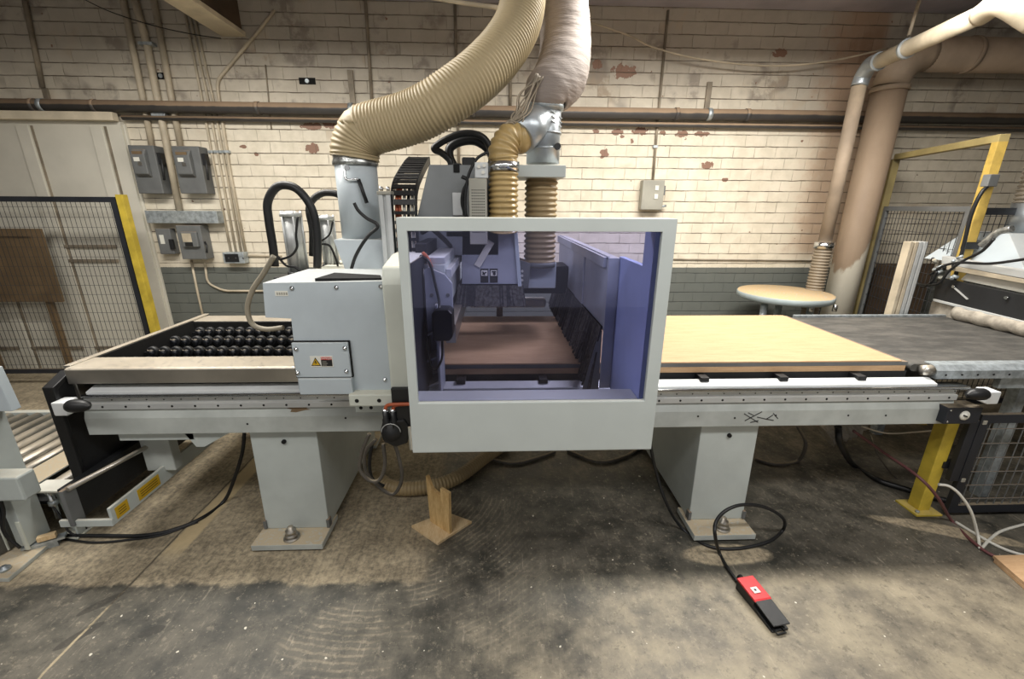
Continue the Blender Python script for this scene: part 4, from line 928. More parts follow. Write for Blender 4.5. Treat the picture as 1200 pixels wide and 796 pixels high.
# upright aluminium profile
a_ = aty(443, 228, 2.1); b_ = aty(457, 228, 2.1)
mb = MB(); w_ = (b_.x - a_.x); mb.box(a_.x, a_.x + w_ * .38, 2.1, 2.16, 1.36, a_.z); mb.box(b_.x - w_ * .38, b_.x, 2.1, 2.16, 1.36, a_.z); mb.box(a_.x, b_.x, 2.112, 2.15, 1.36, a_.z)
mb.build('aluminium_profile', M['alu'], g, bevel=.002)
MB().box(a_.x - .005, b_.x + .005, 2.095, 2.165, a_.z, a_.z + .015).build('profile_cap', M['boxlight'], g, bevel=.003)
for dx_ in (.012, w_ - .012): MB().cyl((a_.x + dx_, 2.12, a_.z + .015), (a_.x + dx_, 2.12, a_.z + .035), .008, n=10).build('profile_bolt', M['chrome'], g)
# suction hood under the upright duct
a_ = aty(404, 300, 2.28); b_ = aty(444, 300, 2.28)
mb = MB(); zc = aty(420, 279, 2.28).z; xl, xr_ = aty(402, 302, 2.28).x, aty(444, 302, 2.28).x
mb.hexa([(xl + .07, 2.12, 1.36), (xr_ + .08, 2.12, 1.36), (xr_ + .08, 2.46, 1.36), (xl + .07, 2.46, 1.36), (xl, 2.17, zc), (xr_ + .08, 2.17, zc), (xr_ + .08, 2.4, zc), (xl, 2.4, zc)]); mb.build('suction_box', M['cab'], g, bevel=.003)
MB().tube(catmull([aty(x, y, 2.08) for x, y in ((415, 238), (420, 247), (430, 256), (441, 262), (442, 267), (433, 275), (424, 287), (416, 302), (411, 318))]), .008, 8).build('cable', M['black'], g)
mb = MB(); mb.box(-1.0, -.36, 2.02, 2.9, 1.34, 1.365); mb.build('rear_deck', M['cream'], g, bevel=.004)
# pneumatic cylinders
for px, Yc, pr, lb in ((343, 2.42, 15.5, 0), (384, 2.62, 11, 1)):
    tp = aty(px - 2, 254 if lb == 0 else 258, Yc); bt = aty(px + (7 if lb == 0 else 4), 318 if lb == 0 else 310, Yc)
    r = .043 if lb == 0 else .036
    x_ = (tp.x + bt.x) / 2
    cy = MB().cyl((x_, Yc, bt.z), (x_, Yc, tp.z), r, n=28).build('air_cylinder', M['alu'], g)
    MB().lathe((x_, Yc, tp.z), [(0, 0), (r + .012, 0), (r + .012, .018), (r - .01, .024), (.02, .03), (0, .03)], 28).build('end_cap', M['alu'], cy)
    MB().lathe((x_, Yc, bt.z - .02), [(0, 0), (r + .014, 0), (r + .014, .022), (0, .022)], 28).build('end_cap', M['blackp'], cy)
    for a in range(5):
        an = a * 2 * PI / 5 + .3; MB().cyl((x_ + (r + .006) * math.cos(an), Yc + (r + .006) * math.sin(an), bt.z), (x_ + (r + .006) * math.cos(an), Yc + (r + .006) * math.sin(an), tp.z + .03), .006, n=8).build('tie_rod', M['alu'], cy)
    MB().box(x_ - .1, x_ + .1, Yc - .09, Yc + .09, 1.3 if lb else 1.3, bt.z - .02).build('mounting_block', M['blackp'], g, bevel=.005)
def hose_y(pts, Y, r, mat, nm='air_hose'): return MB().tube(catmull([aty(p[0], p[1], Y if len(p) < 3 else p[2]) for p in pts], 10), r, 14).build(nm, M[mat], g)
hose_y(((322, 312), (320, 290), (315, 258), (314, 236), (325, 219), (343, 219), (358, 232), (368, 252), (372, 280), (372, 314)), 2.25, .020, 'black')
hose_y(((366, 300), (366, 270), (362, 245), (370, 231), (384, 226), (400, 232), (404, 260)), 2.5, .018, 'black')
hose_y(((321, 300), (308, 322), (296, 340), (290, 362), (296, 380), (312, 386), (332, 384)), 2.2, .013, 'hosel')
hose_y(((349, 254), (347, 275), (348, 290), (340, 300), (325, 303), (322, 285)), 2.3, .006, 'black', 'air_line')
hose_y(((325, 300), (335, 311), (345, 313), (352, 318)), 2.3, .006, 'black', 'air_line')
hose_y(((390, 260), (386, 275), (376, 283)), 2.5, .005, 'black', 'air_line')
hose_y(((374, 286), (386, 288), (393, 302), (396, 312)), 2.5, .006, 'black', 'air_line')
# ================================================================== DUCTS AND FLEXIBLE HOSES
DY = 2.3
a_ = aty(391, 188, DY); b_ = aty(443, 200, DY); xl = aty(403, 292, DY).x
cx = (aty(392, 200, DY).x + aty(443, 200, DY).x) / 2 + .0; rd = (aty(443, 230, DY).x - aty(396, 230, DY).x) / 2
zt = aty(415, 186, DY).z; zb2 = aty(420, 279, DY).z
t = thing('extraction_duct', (cx, DY, zb2), 'upright pale metal extraction duct joined by silver tape to the big beige hose', 'duct')
MB().tube([(cx, DY, zb2), (cx, DY, zt)], rd, 36).build('duct_tube', M['cab'], t)
random.seed(2)
tp = [(rd + .006 + random.uniform(-.003, .003), h) for h in (-.035, -.02, -.005, .01, .022, .03)]
MB().lathe((cx, DY, zt), tp, 36).build('silver_tape', M['tape'], t)
q1 = aty(420, 210, DY - rd - .01); q2 = aty(430, 238, DY - rd - .01)
MB().tube([q1, q2], .009, 8).build('spring_latch', M['blackp'], t); MB().tube(catmull([aty(404, 199, DY - rd), aty(406, 210, DY - rd - .01), q1]), .006, 8).build('latch_hook', M['chrome'], t)
q3 = aty(408, 197, DY - rd * .9); MB().cyl(q3, q3 + Vector((0, -.02, 0)), .012, n=10).build('bolt', M['chrome'], t)
t = thing('flexible_hose', (cx, DY, zt), 'big beige ribbed hose sweeping from the ceiling to the upright metal duct', 'hose')
pts = [(cx + .15 * (1 - math.cos(a)), DY, zt - .0 + .15 * math.sin(a)) for a in (0, .27, .54, .81, 1.05)] + [tuple(aty(482, 138, 2.27)), tuple(aty(520, 118, 2.25)), tuple(aty(561, 88, 2.3)), tuple(aty(592, 54, 2.4)), tuple(aty(609, 20, 2.5)), tuple(aty(613, -20, 2.6)), tuple(aty(605, -90, 2.7))]
MB().corr(pts, lambda u: .114 - .010 * max(0, u - .5), .0032, .0165, 40, 5).build('hose_tube', M['flex'], t)
p = aty(521, 100, 2.2); p2 = aty(514, 99, 2.2)
# metal branch duct
BY = 2.4
xc = (aty(617, 170, BY).x + aty(656, 170, BY).x) / 2; rb = (aty(656, 170, BY).x - aty(617, 170, BY).x) / 2
zt = aty(636, 122, BY).z; zb3 = aty(640, 193, BY).z
t = thing('branch_duct', (xc, BY, zb3), 'shiny galvanised Y-shaped branch duct standing on the gantry shelf', 'duct')
MB().tube([(xc, BY, zb3 + .003), (xc, BY, zt)], rb, 32).build('duct_tube', M['duct'], t)
for py in (130, 157, 175): z = aty(636, py, BY).z; MB().tube([(xc, BY, z - .004), (xc, BY, z + .004)], rb + .005, 32).build('seam_ring', M['duct'], t)
br0 = aty(634, 138, BY - .02); br1 = aty(609, 162, BY - .12)
MB().tube([br0, br1], rb * .95, 32).build('branch_tube', M['duct'], t)
q = aty(653, 172, BY - rb * .8); MB().cyl(q, q + Vector((0, -.02, 0)), .016, n=12).build('access_plug', M['blackp'], t)
for i in range(3):
    z = aty(636, 135 + i * 5, BY).z; MB().tube([(xc - .05, BY - rb - .002, z + .01), (xc + .03, BY - rb - .002, z + .0), (xc + rb, BY - .03, z - .02)], .0035, 6).build('tie_wire', M['galv'], t)
# tangled copper earthing wire and clamp rings
random.seed(11)
mb = MB()
for i in range(9):
    s = aty(633 + random.uniform(-6, 4), 88 + random.uniform(-3, 3), BY - .1); e = aty(597 + random.uniform(-5, 8), 150 + random.uniform(-5, 6), BY - .16)
    m1 = aty(616 + random.uniform(-9, 7), 118 + random.uniform(-9, 9), BY - .14); m2 = aty(605 + random.uniform(-9, 9), 136 + random.uniform(-8, 8), BY - .17)
    mb.tube(catmull([s, m1, m2, e], 8), .004, 6)
for i in range(4):
    c_ = aty(600 + random.uniform(-3, 5), 143 + random.uniform(-5, 5), BY - .17); r_ = random.uniform(.02, .035)
    mb.tube([c_ + Vector((r_ * math.cos(a / 12 * 2 * PI), random.uniform(-.004, .004), r_ * math.sin(a / 12 * 2 * PI) * .7)) for a in range(13)], .004, 6)
tag(mb.build('wire_bundle', M['conduitd']), 'tangled bundle of earthing wire tied around the branch duct', 'wire')
t = thing('flexible_duct', (xc, BY, zt), 'wide dusty grey fabric duct curving down from the ceiling onto the branch duct', 'duct')
pts = [(xc, BY, zt - .01), (xc + .012, BY, zt + .05), tuple(aty(656, 92, 2.5)), tuple(aty(662, 64, 2.65)), tuple(aty(662, 32, 2.75)), tuple(aty(659, 0, 2.8)), tuple(aty(655, -50, 2.8)), tuple(aty(650, -110, 2.8))]
P = catmull(pts, 8); R_ = [rb + .004 + (.134 - rb) * min(1, i / 16) + .0015 * math.sin(i * 1.7) for i in range(len(P))]
MB().tube(P, R_, 40).build('duct_sleeve', M['wrap'], t)
MB().tube([(xc, BY, zt - .03), (xc, BY, zt + .0)], rb + .012, 32).build('clamp_ring', M['galv'], t)
# amber hose from the branch down into the hood
t = thing('flexible_hose', (0, 2.2, 1.5), 'amber ribbed hose with metal band, elbowing from the branch duct into the hood', 'hose')
ex = aty(590, 200, 2.24).x
ra = (aty(608, 220, 2.24).x - aty(573, 220, 2.24).x) / 2
pts = [br1 + (br0 - br1) * .12, br1, tuple(aty(598, 163, 2.26)), (ex - .0, 2.24, aty(590, 177, 2.24).z), (ex, 2.24, aty(590, 195, 2.24).z), (ex, 2.24, 1.7), (ex, 2.26, 1.58)]
MB().corr(pts, ra - .004, .0045, .024, 32, 6).build('hose_tube', M['flexy'], t)
z1, z0 = aty(590, 190, 2.24).z, aty(590, 201, 2.24).z
MB().tube([(ex, 2.24, z0), (ex, 2.24, z1)], ra + .004, 32).build('metal_band', M['chrome'], t)
# brown hose under the shelf
hx = (aty(615, 250, 2.45).x + aty(652, 250, 2.45).x) / 2; rh = (aty(653, 250, 2.45).x - aty(615, 250, 2.45).x) / 2
t = thing('flexible_hose', (hx, 2.45, 1.45), 'brownish ribbed hose hanging straight down from the grey gantry shelf', 'hose')
MB().corr([(hx, 2.45, aty(634, 208, 2.45).z), (hx, 2.45, 1.7), (hx, 2.45, aty(634, 306, 2.45).z)], rh - .004, .005, .027, 32, 6).build('hose_tube', M['flexd'], t)
zz = aty(634, 306, 2.45).z; MB().tube([(hx, 2.45, zz - .03), (hx, 2.45, zz + .002)], rh, 32).build('hose_clamp', M['boxgrey'], t)
# black cable loops on the carriage
Yk = 2.5
mb = MB().tube(catmull([aty(x, y, Yk) for x, y in ((529, 197), (527, 188), (517, 179), (510, 176), (510, 172), (524, 163), (540, 157), (556, 157), (568, 163), (575, 176), (576, 192))], 8), .018, 12)
t = tag(mb.build('cable_loop', M['black']), 'upper thin black cable loop arching above the gantry carriage', 'cable', 'cable loops on the carriage')
mb = MB().tube(catmull([aty(x, y, Yk + .05) for x, y in ((533, 197), (527, 184), (528, 173), (540, 166), (556, 165), (569, 172), (576, 182), (578, 194))], 8), .024, 12)
tag(mb.build('cable_loop', M['black']), 'lower thick black corrugated cable loop on the gantry carriage', 'cable', 'cable loops on the carriage')
a_ = aty(541, 184, 2.42); b_ = aty(557, 192, 2.42)
tag(MB().box(a_.x, b_.x + .0, 2.42, 2.5, c1.z + .0, a_.z).box(a_.x - .05, a_.x, 2.42, 2.5, c1.z, a_.z - .03).build('cable_clamp', M['black'], bevel=.008), 'black plastic clamp block under the cable loops', 'clamp')

# ================================================================== OUTFEED CONVEYOR (right)
cv = thing('belt_conveyor', (3.2, 2.45, .3), 'wide black belt conveyor with holed metal side rail right of the bed', 'conveyor')
mb = MB(); mb.prism([(.93, 0), (.915, .03), (.90, .035), (.90, .0)], lambda a, b, d: (2.14 + b, d, a), 1.98, 2.97) if False else None
prof = [(2.15 + .022 - .022 * math.cos(a), .912 + .022 * math.sin(a)) for a in [math.radians(-90 + 18 * i) for i in range(11)]]
mb = MB()
pb = [(2.172 + .02 * math.cos(a), .91 + .02 * math.sin(a)) for a in [math.radians(270 - 18 * i) for i in range(11)]]
pb += [(4.8, .93), (4.8, .89)]
mb.prism(pb, lambda a, b, d: (a, d, b), 2.0, 2.97, smooth=False); mb.build('belt', M['belt'], cv)
mb = MB(); mb.prism([(1.955, .865), (1.955, .905), (1.985, .925), (2.03, .93), (2.03, .935), (1.98, .932), (1.95, .91), (1.95, .865)], lambda a, b, d: (d, a, b), 2.25, 4.8); mb.box(2.25, 4.8, 1.955, 1.985, .865, .905); mb.build('side_rail', M['galv'], cv, bevel=.001)
MB().box(2.2, 4.8, 2.975, 3.0, .87, .945).build('rear_rail', M['galv'], cv, bevel=.002)
h = MB()
for i in range(26):
    x = 2.3 + i * .085; h.cyl((x, 1.9485, .887 + .004 * (i % 2)), (x, 1.951, .887), .0055, n=8)
h.build('rail_holes', M['hole'], cv)
h = MB()
for i in range(10): x = 2.37 + i * .19; h.obox((x, 1.972, .921), (1, 0, 0), (0, .8, .6), (0, -.6, .8), .016, .006, .0015)
h.build('rail_slots', M['chrome'], cv)
MB().lathe((2.19, 1.975, .905), [(0, 0), (.026, 0), (.028, .02), (.028, .05), (0, .05)], 20, 'x').build('roller_end', M['steel'], cv)
MB().box(2.66, 4.8, 1.99, 2.02, .79, .86).build('lower_beam', M['galv'], cv, bevel=.002)
mb = MB(); mb.box(2.2, 4.8, 2.1, 2.9, .80, .885); mb.build('belt_deck', M['blackp'], cv)
for x, y in ((3.0, 2.15), (4.6, 2.15), (3.0, 2.9), (4.6, 2.9)): MB().box(x - .03, x + .03, y - .03, y + .03, 0, .80).build('leg', M['galv'], cv, bevel=.003)
MB().box(2.155, 2.19, 2.05, 2.95, .82, .86).build('cross_bar', M['blackp'], cv)
# machine standing over the conveyor
mx = 3.33
ms = thing('sanding_machine', (mx, 2.7, .5), 'aluminium framed machine with black panel and fabric roll over the right conveyor', 'machine')
def P3(x, y, X=mx): return atx(x, y, X)
for px, dy in ((1085, 0), (1096, 0)):
    q = aty(px, 285, 2.92); b0 = aty(px + 10, 285, 2.92)
    mb = MB(); w_ = b0.x - q.x; mb.box(q.x, q.x + w_ * .42, 3.03, 3.09, .0, q.z); mb.box(q.x + w_ * .58, q.x + w_, 3.03, 3.09, 0, q.z); mb.box(q.x + .005, q.x + w_ - .005, 3.045, 3.075, 0, q.z - .003); mb.build('upright_profile', M['alu'] if px > 1090 else M['conduit'], ms, bevel=.002)
def slab(pts, X_, th, name, mat, bevel=.003):
    q = [atx(a, b, X_) for a, b in pts]; return MB().prism([(v.y, v.z) for v in q], lambda a, b, d: (X_ + d, a, b), 0, th).build(name, M[mat], ms, bevel=bevel)
slab(((1098, 325), (1230, 352), (1230, 386), (1093, 350)), mx, .03, 'black_panel', 'blackp')
slab(((1093, 350), (1230, 384), (1230, 388), (1093, 353)), mx - .01, .03, 'panel_rail', 'alu')
slab(((1104, 300), (1230, 323), (1230, 332), (1103, 309)), mx - .02, .06, 'level_profile', 'alu')
slab(((1103, 309), (1230, 333), (1230, 338), (1103, 315)), mx - .02, .05, 'level_profile', 'conduit')
slab(((1140, 314), (1230, 331), (1230, 350), (1125, 328)), mx + .04, .02, 'white_cover', 'white')
slab(((1092, 353), (1230, 387), (1230, 400), (1088, 368)), mx + .03, .01, 'dust_curtain', 'fab')
q = atx(1118, 337, mx - .005); q2 = atx(1134, 351, mx - .005); MB().bar(q, q2, .008, .008, up=(1, 0, 0)).build('stay_rod', M['alu'], ms)
for px, py in ((1118, 336), (1180, 349)): q = atx(px, py, mx - .008); MB().cyl(q, q + Vector((-.01, 0, 0)), .01, n=10).build('screw', M['chrome'], ms)
P = [Vector((3.35, 2.90 - i * .04, .982 + .003 * math.sin(i * 2.3))) for i in range(30)]
MB().tube(P, [.052 + .004 * math.sin(i * 1.9) for i in range(30)], 20).build('fabric_roll', M['fab'], ms)
# clutter of connectors on the frame
random.seed(9)
for i in range(14):
    px = random.uniform(1092, 1122); py = random.uniform(303, 326); q = atx(px, py, mx - .04)
    MB().cyl(q, q + Vector((random.uniform(-.03, .03), random.uniform(-.04, .04), random.uniform(-.02, .03))), random.uniform(.008, .014), n=10).build('air_fitting', M[random.choice(('galv', 'chrome', 'black', 'boxlight'))], ms)
for pts in (((1076, 333), (1085, 334), (1100, 332), (1112, 318), (1130, 305), (1150, 295), (1165, 280)), ((1090, 322), (1105, 312), (1125, 308), (1160, 309), (1200, 304), (1230, 300)), ((1073, 331), (1082, 336), (1092, 330), (1098, 318))):
    MB().tube(catmull([atx(a, b, mx - .07) for a, b in pts], 8), .009, 8).build('black_cable', M['black'], ms)
# dust hood with ribbed hose
hq = aty(1195, 262, 3.1)
t = thing('dust_hood', (hq.x + .15, 3.1, hq.z - .2), 'pale blue sheet metal dust hood with ribbed hose at the right edge', 'hood')
a_ = aty(1150, 302, 3.0); b_ = aty(1186, 274, 3.0)
xw = a_.x; zt_ = b_.z; zb_ = a_.z - .05
mb = MB(); mb.hexa([(xw - .02, 2.7, zb_), (xw + .9, 2.7, zb_), (xw + .9, 3.4, zb_), (xw - .02, 3.4, zb_), (b_.x - .02, 3.0, zt_), (b_.x + .35, 3.0, zt_), (b_.x + .35, 3.3, zt_), (b_.x - .02, 3.3, zt_)]); mb.build('hood_shell', M['cab'], t, bevel=.003)
qq = aty(1205, 262, 3.12); MB().tube([(qq.x + .02, 3.12, zt_), (qq.x + .02, 3.12, aty(1195, 238, 3.12).z)], .13, 28).build('collar', M['duct'], t)
zz = aty(1195, 238, 3.12).z; zu = aty(1200, 90, 3.0).z
MB().corr([(qq.x + .02, 3.12, zz), (qq.x + .03, 3.12, (zz + zu) / 2), (qq.x + .03, 3.05, zu), (qq.x + .1, 3.0, zu + .4)], .125, .007, .03, 28, 6).build('ribbed_hose', M['fab'], t)
P = [atx(a, b, mx) for a, b in ((1150, 288), (1160, 280), (1170, 272), (1186, 268))]
MB().tube(catmull(P), .022, 10).build('hood_gasket', M['tape'], t)

# ================================================================== RIGHT LOW FENCE
pq = atz(1080, 602, 0); px_ = aty(1120, 500, 2.03)
X_P = (pq.x + px_.x) / 2
t = thing('guard_post', (X_P, 2.04, 0), 'short yellow steel post bolted to the floor at the right bed end', 'post')
MB().box(X_P - .05, X_P + .02, 2.0, 2.07, .01, .66).build('post_tube', M['yellow'], t, bevel=.004)
MB().box(X_P - .095, X_P + .06, 1.96, 2.1, 0, .012).build('base_plate', M['yellow'], t, bevel=.002)
MB().cyl((X_P - .07, 1.985, .012), (X_P - .07, 1.985, .022), .01, n=8).build('anchor_bolt', M['galv'], t)
MB().box(X_P + .0, X_P + .1, 1.99, 2.03, .30, .34).build('panel_clamp', M['blackp'], t, bevel=.003)
fx = X_P + .06
t = thing('guard_fence', (fx + .6, 1.96, 0), 'low black mesh fence panel with lock box beside the short yellow post', 'fence')
panel(t, (fx + .035, 1.965, .05), (1, 0, 0), 1.9, .03, .655, .05, 'navy', 'boxgrey', .05, .09, .002)
MB().box(fx - .04, fx + .01, 1.955, 1.985, .24, .62).build('lock_strip', M['navy'], t, bevel=.003)
a_ = aty(1112, 478, 1.86); b_ = aty(1146, 497, 1.86)
lk_ = MB().box(a_.x, b_.x, 1.86, 1.95, b_.z, a_.z).build('lock_box', M['navy'], t, bevel=.005)
q = aty(1130, 487, 1.86); MB().lathe((q.x, 1.86, q.z), [(0, -.006), (.024, -.006), (.026, 0)], 24, 'y').build('lock_dial', M['label'], lk_); MB().bar((q.x - .012, 1.852, q.z + .004), (q.x + .008, 1.852, q.z - .004), .004, .007, up=(1, 0, 0)).build('dial_mark', M['ink'], lk_)
for dx_, dz in ((.012, .012), (.012, -.012)):
    MB().cyl((a_.x + .015 if dx_ else 0, 1.857, a_.z - .015 if dz > 0 else b_.z + .015), (a_.x + .015, 1.862, a_.z - .015 if dz > 0 else b_.z + .015), .005, n=8).build('lock_screw', M['chrome'], lk_)
for z in (.61, .25): MB().box(fx + .022, fx + .045, 1.948, 1.955, z - .012, z + .012).build('frame_clip', M['boxlight'], t, bevel=.003)

# ================================================================== LEFT: ROLLER CONVEYOR, LIFT RAIL, COLUMN
rc_ = thing('roller_conveyor', (-2.8, 2.3, 0), 'low conveyor of grey steel rollers left of the bed end plate', 'conveyor')
x = -2.16; i = 0
while x > -3.7:
    if not (-2.62 < x < -2.42): MB().cyl((x, 1.99, .26), (x, 2.84, .26), .034, n=18).build('roller', M['steel'], rc_)
    x -= .098
MB().box(-2.6, -2.44, 1.99, 2.84, .275, .282).build('cover_plate', M['beam'], rc_)
MB().box(-3.8, -2.12, 2.84, 2.88, .2, .295).build('rear_frame', M['grey'], rc_, bevel=.003)
MB().box(-3.8, -2.125, 1.965, 1.985, .262, .29).build('front_frame', M['grey'], rc_, bevel=.003)
MB().box(-3.8, -2.12, 2.0, 2.84, .17, .19).build('drip_pan', M['blackp'], rc_)
for x, y in ((-3.6, 2.02), (-3.6, 2.8), (-2.5, 2.8)): MB().box(x - .03, x + .03, y - .03, y + .03, 0, .2).build('leg', M['grey'], rc_)
# lift column at the left edge
lc = thing('lift_column', (-2.45, 1.88, 0), 'pale grey lift column cropped by the left photo edge with small gearbox', 'lift')
LX, LY = -2.36, 1.88
h0 = aty(0, 438, LY); h1 = aty(15, 480, LY)
mb = MB(); mb.prism([(-2.9, h0.z + .06), (h0.x + .0, h0.z + .03), (h1.x + .02, h1.z), (-2.9, h1.z)], lambda a, b, d: (a, d, b), LY - .02, LY + .02); mb.build('head_plate', M['cab'], lc, bevel=.003)
mb = MB(); mb.box(LX - .055, LX, LY - .05, LY + .06, .05, h1.z); mb.box(-2.9, LX - .055, LY + .03, LY + .06, .05, h1.z); mb.build('column', M['grey'], lc, bevel=.003)
MB().box(LX - .09, LX + .035, LY - .06, LY + .06, h1.z - .005, h1.z + .015).build('flange', M['cream'], lc, bevel=.002)
g0 = aty(19, 560, LY - .13); g1 = aty(25, 588, LY - .13)
MB().box(-2.9, g0.x, LY - .13, LY - .05, g1.z, g0.z).build('gearbox', M['grey'], lc, bevel=.010)
for dx_ in (0, .03): MB().cyl((LX - .045 + dx_, LY - .055, g0.z + .035), (LX - .045 + dx_, LY - .05, g0.z + .035), .007, n=10).build('bolt', M['chrome'], lc)
MB().cyl((LX - .08, LY - .1, g0.z), (LX - .08, LY - .1, g0.z + .022), .018, n=12).build('oil_plug', M['chrome'], lc)
MB().cyl((-2.62, LY - .02, .03), (-2.62, LY - .02, .46), .16, n=32).build('cylinder_cover', M['boxgrey'], lc)
MB().tube(catmull([(LX - .12, LY - .06, g0.z + .12), (LX - .05, LY - .056, g0.z + .16), (LX - .035, LY - .056, g0.z + .08), (LX - .07, LY - .06, g0.z + .02)]), .005, 8).build('cable', M['black'], lc)
for k in range(2): MB().tube(catmull([(LX - .04 + k * .02, LY - .07, .42), (LX - .03 + k * .02, LY - .08, .3), (LX - .05, LY - .08, .16), (LX - .02, LY - .07, .06)]), .007, 8).build('cable', M['black'], lc)
mb = MB(); mb.box(LX - .12, LX - .10, LY - .055, LY - .045, .03, .2); mb.box(LX - .02, LX, LY - .055, LY - .045, .03, .2); mb.build('foot_bracket', M['cream'], lc, bevel=.003)
P = [atz(x, y, .012) for x, y in ((-20, 645), (55, 628), (62, 636), (10, 680), (-20, 680))]
MB().prism([(v.x, v.y) for v in P], lambda a, b, d: (a, b, d), 0, .022).build('base_plate', M['beam'], lc, bevel=.003)
q = atz(6, 668, .022); MB().lathe((q.x, q.y, .022), [(.022, 0), (.022, .012), (.012, .014), (.012, .022), (0, .022)], 14).build('anchor_bolt', M['galv'], lc)
# sensor + wooden wedge
q = atz(56, 632, .05)
t = thing('wood_block', (q.x, q.y, .0), 'small light wooden block in a metal bracket by the left column base', 'wood block')
MB().obox((q.x, q.y, .065), (1, .6, 0), (-.6, 1, 0), (0, 0, 1), .035, .014, .014).build('block', M['softwood'], t, bevel=.003)
MB().obox((q.x - .02, q.y + .0, .038), (1, .6, 0), (-.6, 1, 0), (0, 0, 1), .08, .022, .006).build('bracket', M['galv'], t)
MB().obox((q.x - .02, q.y + .0, .016), (1, .6, 0), (-.6, 1, 0), (0, 0, 1), .05, .02, .016).build('bracket_foot', M['galv'], t)
# low lift rail with yellow labels running into depth
lr = thing('lift_rail', (-1.88, 2.1, 0), 'low grey steel channel with yellow labels running back under the bed', 'rail')
mb = MB(); mb.box(-1.80, -1.785, 1.71, 2.9, .27, .36); mb.box(-1.835, -1.80, 1.71, 2.9, .27, .28); mb.build('channel', M['grey'], lr, bevel=.002)
mb = MB(); mb.box(-2.02, -1.785, 1.70, 1.715, .27, .305); mb.build('end_bar', M['grey'], lr, bevel=.002)
mb = MB(); mb.box(-2.0, -1.96, 1.72, 2.9, .28, .46); mb.build('inner_plate', M['blackp'], lr, bevel=.003)
mb = MB(); mb.box(-1.965, -1.945, 1.69, 1.75, .28, .47); mb.build('end_lug', M['boxgrey'], lr, bevel=.003)
MB().cyl((-1.93, 1.70, .475), (-1.80, 2.3, .472), .012, n=12).build('tie_bar', M['steel'], lr)
for y0, y1 in ((1.73, 1.80), (1.86, 2.0)):
    l_ = MB().box(-1.786, -1.7835, y0, y1, .285, .345).build('yellow_label', M['labely'], lr)
    for k in range(3): MB().box(-1.7836, -1.7828, y0 + .015, y1 - .015, .30 + k * .013, .303 + k * .013).build('label_line', M['ink'], l_)
MB().box(-2.0, -1.96, 2.84, 2.9, .28, .634).build('hanger_plate', M['blackp'], lr)
# small bracket foot with cap
q = aty(82, 590, 1.62)
t = thing('end_stop', (q.x, 1.62, 0), 'small white steel stop bracket with flat cap on the floor, bottom left', 'bracket')
fz = atz(88, 625, .0)
X_ = fz.x; Yb = fz.y
MB().box(X_ - .055, X_ + .06, Yb - .05, Yb + .05, 0, .01).build('foot_plate', M['cream'], t, bevel=.003)
mb = MB(); mb.prism([(X_ - .02, .01), (X_ + .05, .01), (X_ + .05, .26), (X_ + .02, .30), (X_ - .045, .30)], lambda a, b, d: (a, d, b), Yb + .01, Yb + .02); mb.box(X_ + .04, X_ + .05, Yb - .03, Yb + .02, .01, .26); mb.build('web', M['grey'], t, bevel=.002)
c_ = atz(80, 583, .33); MB().box(X_ - .09, X_ + .06, Yb - .06, Yb + .04, .30, .312).build('cap_plate', M['white'], t, bevel=.003)
MB().cyl((X_ - .03, Yb - .02, .12), (X_ - .03, Yb - .02, .30), .012, n=12).build('adjuster', M['chrome'], t)
MB().cyl((X_ - .03, Yb - .02, .2), (X_ - .03, Yb - .02, .225), .02, n=6).build('nut', M['galv'], t)
MB().tube(catmull([(X_ - .03, Yb - .03, .2), (X_ + .0, Yb - .04, .15), (X_ + .02, Yb - .045, .06), (X_ + .05, Yb - .04, .012)]), .005, 8).build('cable', M['black'], t)

# ================================================================== FLOOR ITEMS
def floor_cable(pts, r, mat, label, cat='cable', name='cable', Y=None):
    P = [aty(p[0], p[1], p[2]) if len(p) > 2 else atz(p[0], p[1], r) for p in pts]
    for v in P: v.z = max(v.z, r)
    return tag(MB().tube(catmull(P, 10), r, 10).build(name, M[mat]), label, cat)
floor_cable(((287, 500, 2.2), (284, 530, 2.2), (275, 560, 2.2), (262, 588), (235, 608), (200, 622), (165, 628), (120, 628), (70, 628)), .010, 'black', 'black cable hanging beside the left pedestal and trailing left over the floor')
floor_cable(((75, 632), (110, 636), (150, 633), (190, 627), (232, 612)), .006, 'black', 'thin black wire on the floor in front of the left lift rail', 'wire', 'wire')
floor_cable(((62, 634), (40, 650), (20, 668), (0, 680)), .009, 'black', 'short black cable lying over the left base plate')
floor_cable(((760, 510, 1.95), (768, 550, 1.95), (781, 590, 1.9), (800, 620), (830, 640), (865, 643), (900, 635), (917, 622), (919, 610, 1.82), (908, 600, 1.8), (890, 593, 1.78), (868, 592, 1.76), (850, 599, 1.74), (839, 612, 1.72), (838, 628, 1.68), (843, 648), (852, 665), (864, 682)), .0085, 'black', 'black cable looping past the right pedestal foot to the foot pedal')
# foot pedal
pa = atz(872, 690, 0); pb_ = atz(912, 738, 0); ax = (pb_ - pa).normalized(); ay = Vector((-ax.y, ax.x, 0)); cen = (pa + pb_) / 2; az = Vector((0, 0, 1))
t = thing('foot_pedal', (cen.x, cen.y, 0), 'red and black foot pedal switch on the bare floor, front right', 'foot pedal')
Ln = (pb_ - pa).length; hw = .04
def pp(u, v, w): return cen + ax * u + ay * v + az * w
def wedge(pr, v0, v1, nm, mat, par=t, bevel=.003): return MB().prism(pr, lambda a, b, d: pp(a, d, b), v0, v1).build(nm, M[mat], par, bevel=bevel)
wedge([(-Ln / 2 - .01, 0), (Ln / 2 + .01, 0), (Ln / 2 + .01, .01), (.0, .022), (-.0, .045), (-Ln / 2 - .01, .05)], -hw, hw, 'base', 'black')
top_ = wedge([(-Ln / 2 - .01, .05), (-.0, .045), (.01, .05), (.0, .056), (-Ln / 2 - .01, .062)], -hw - .002, hw + .002, 'red_cover', 'red')
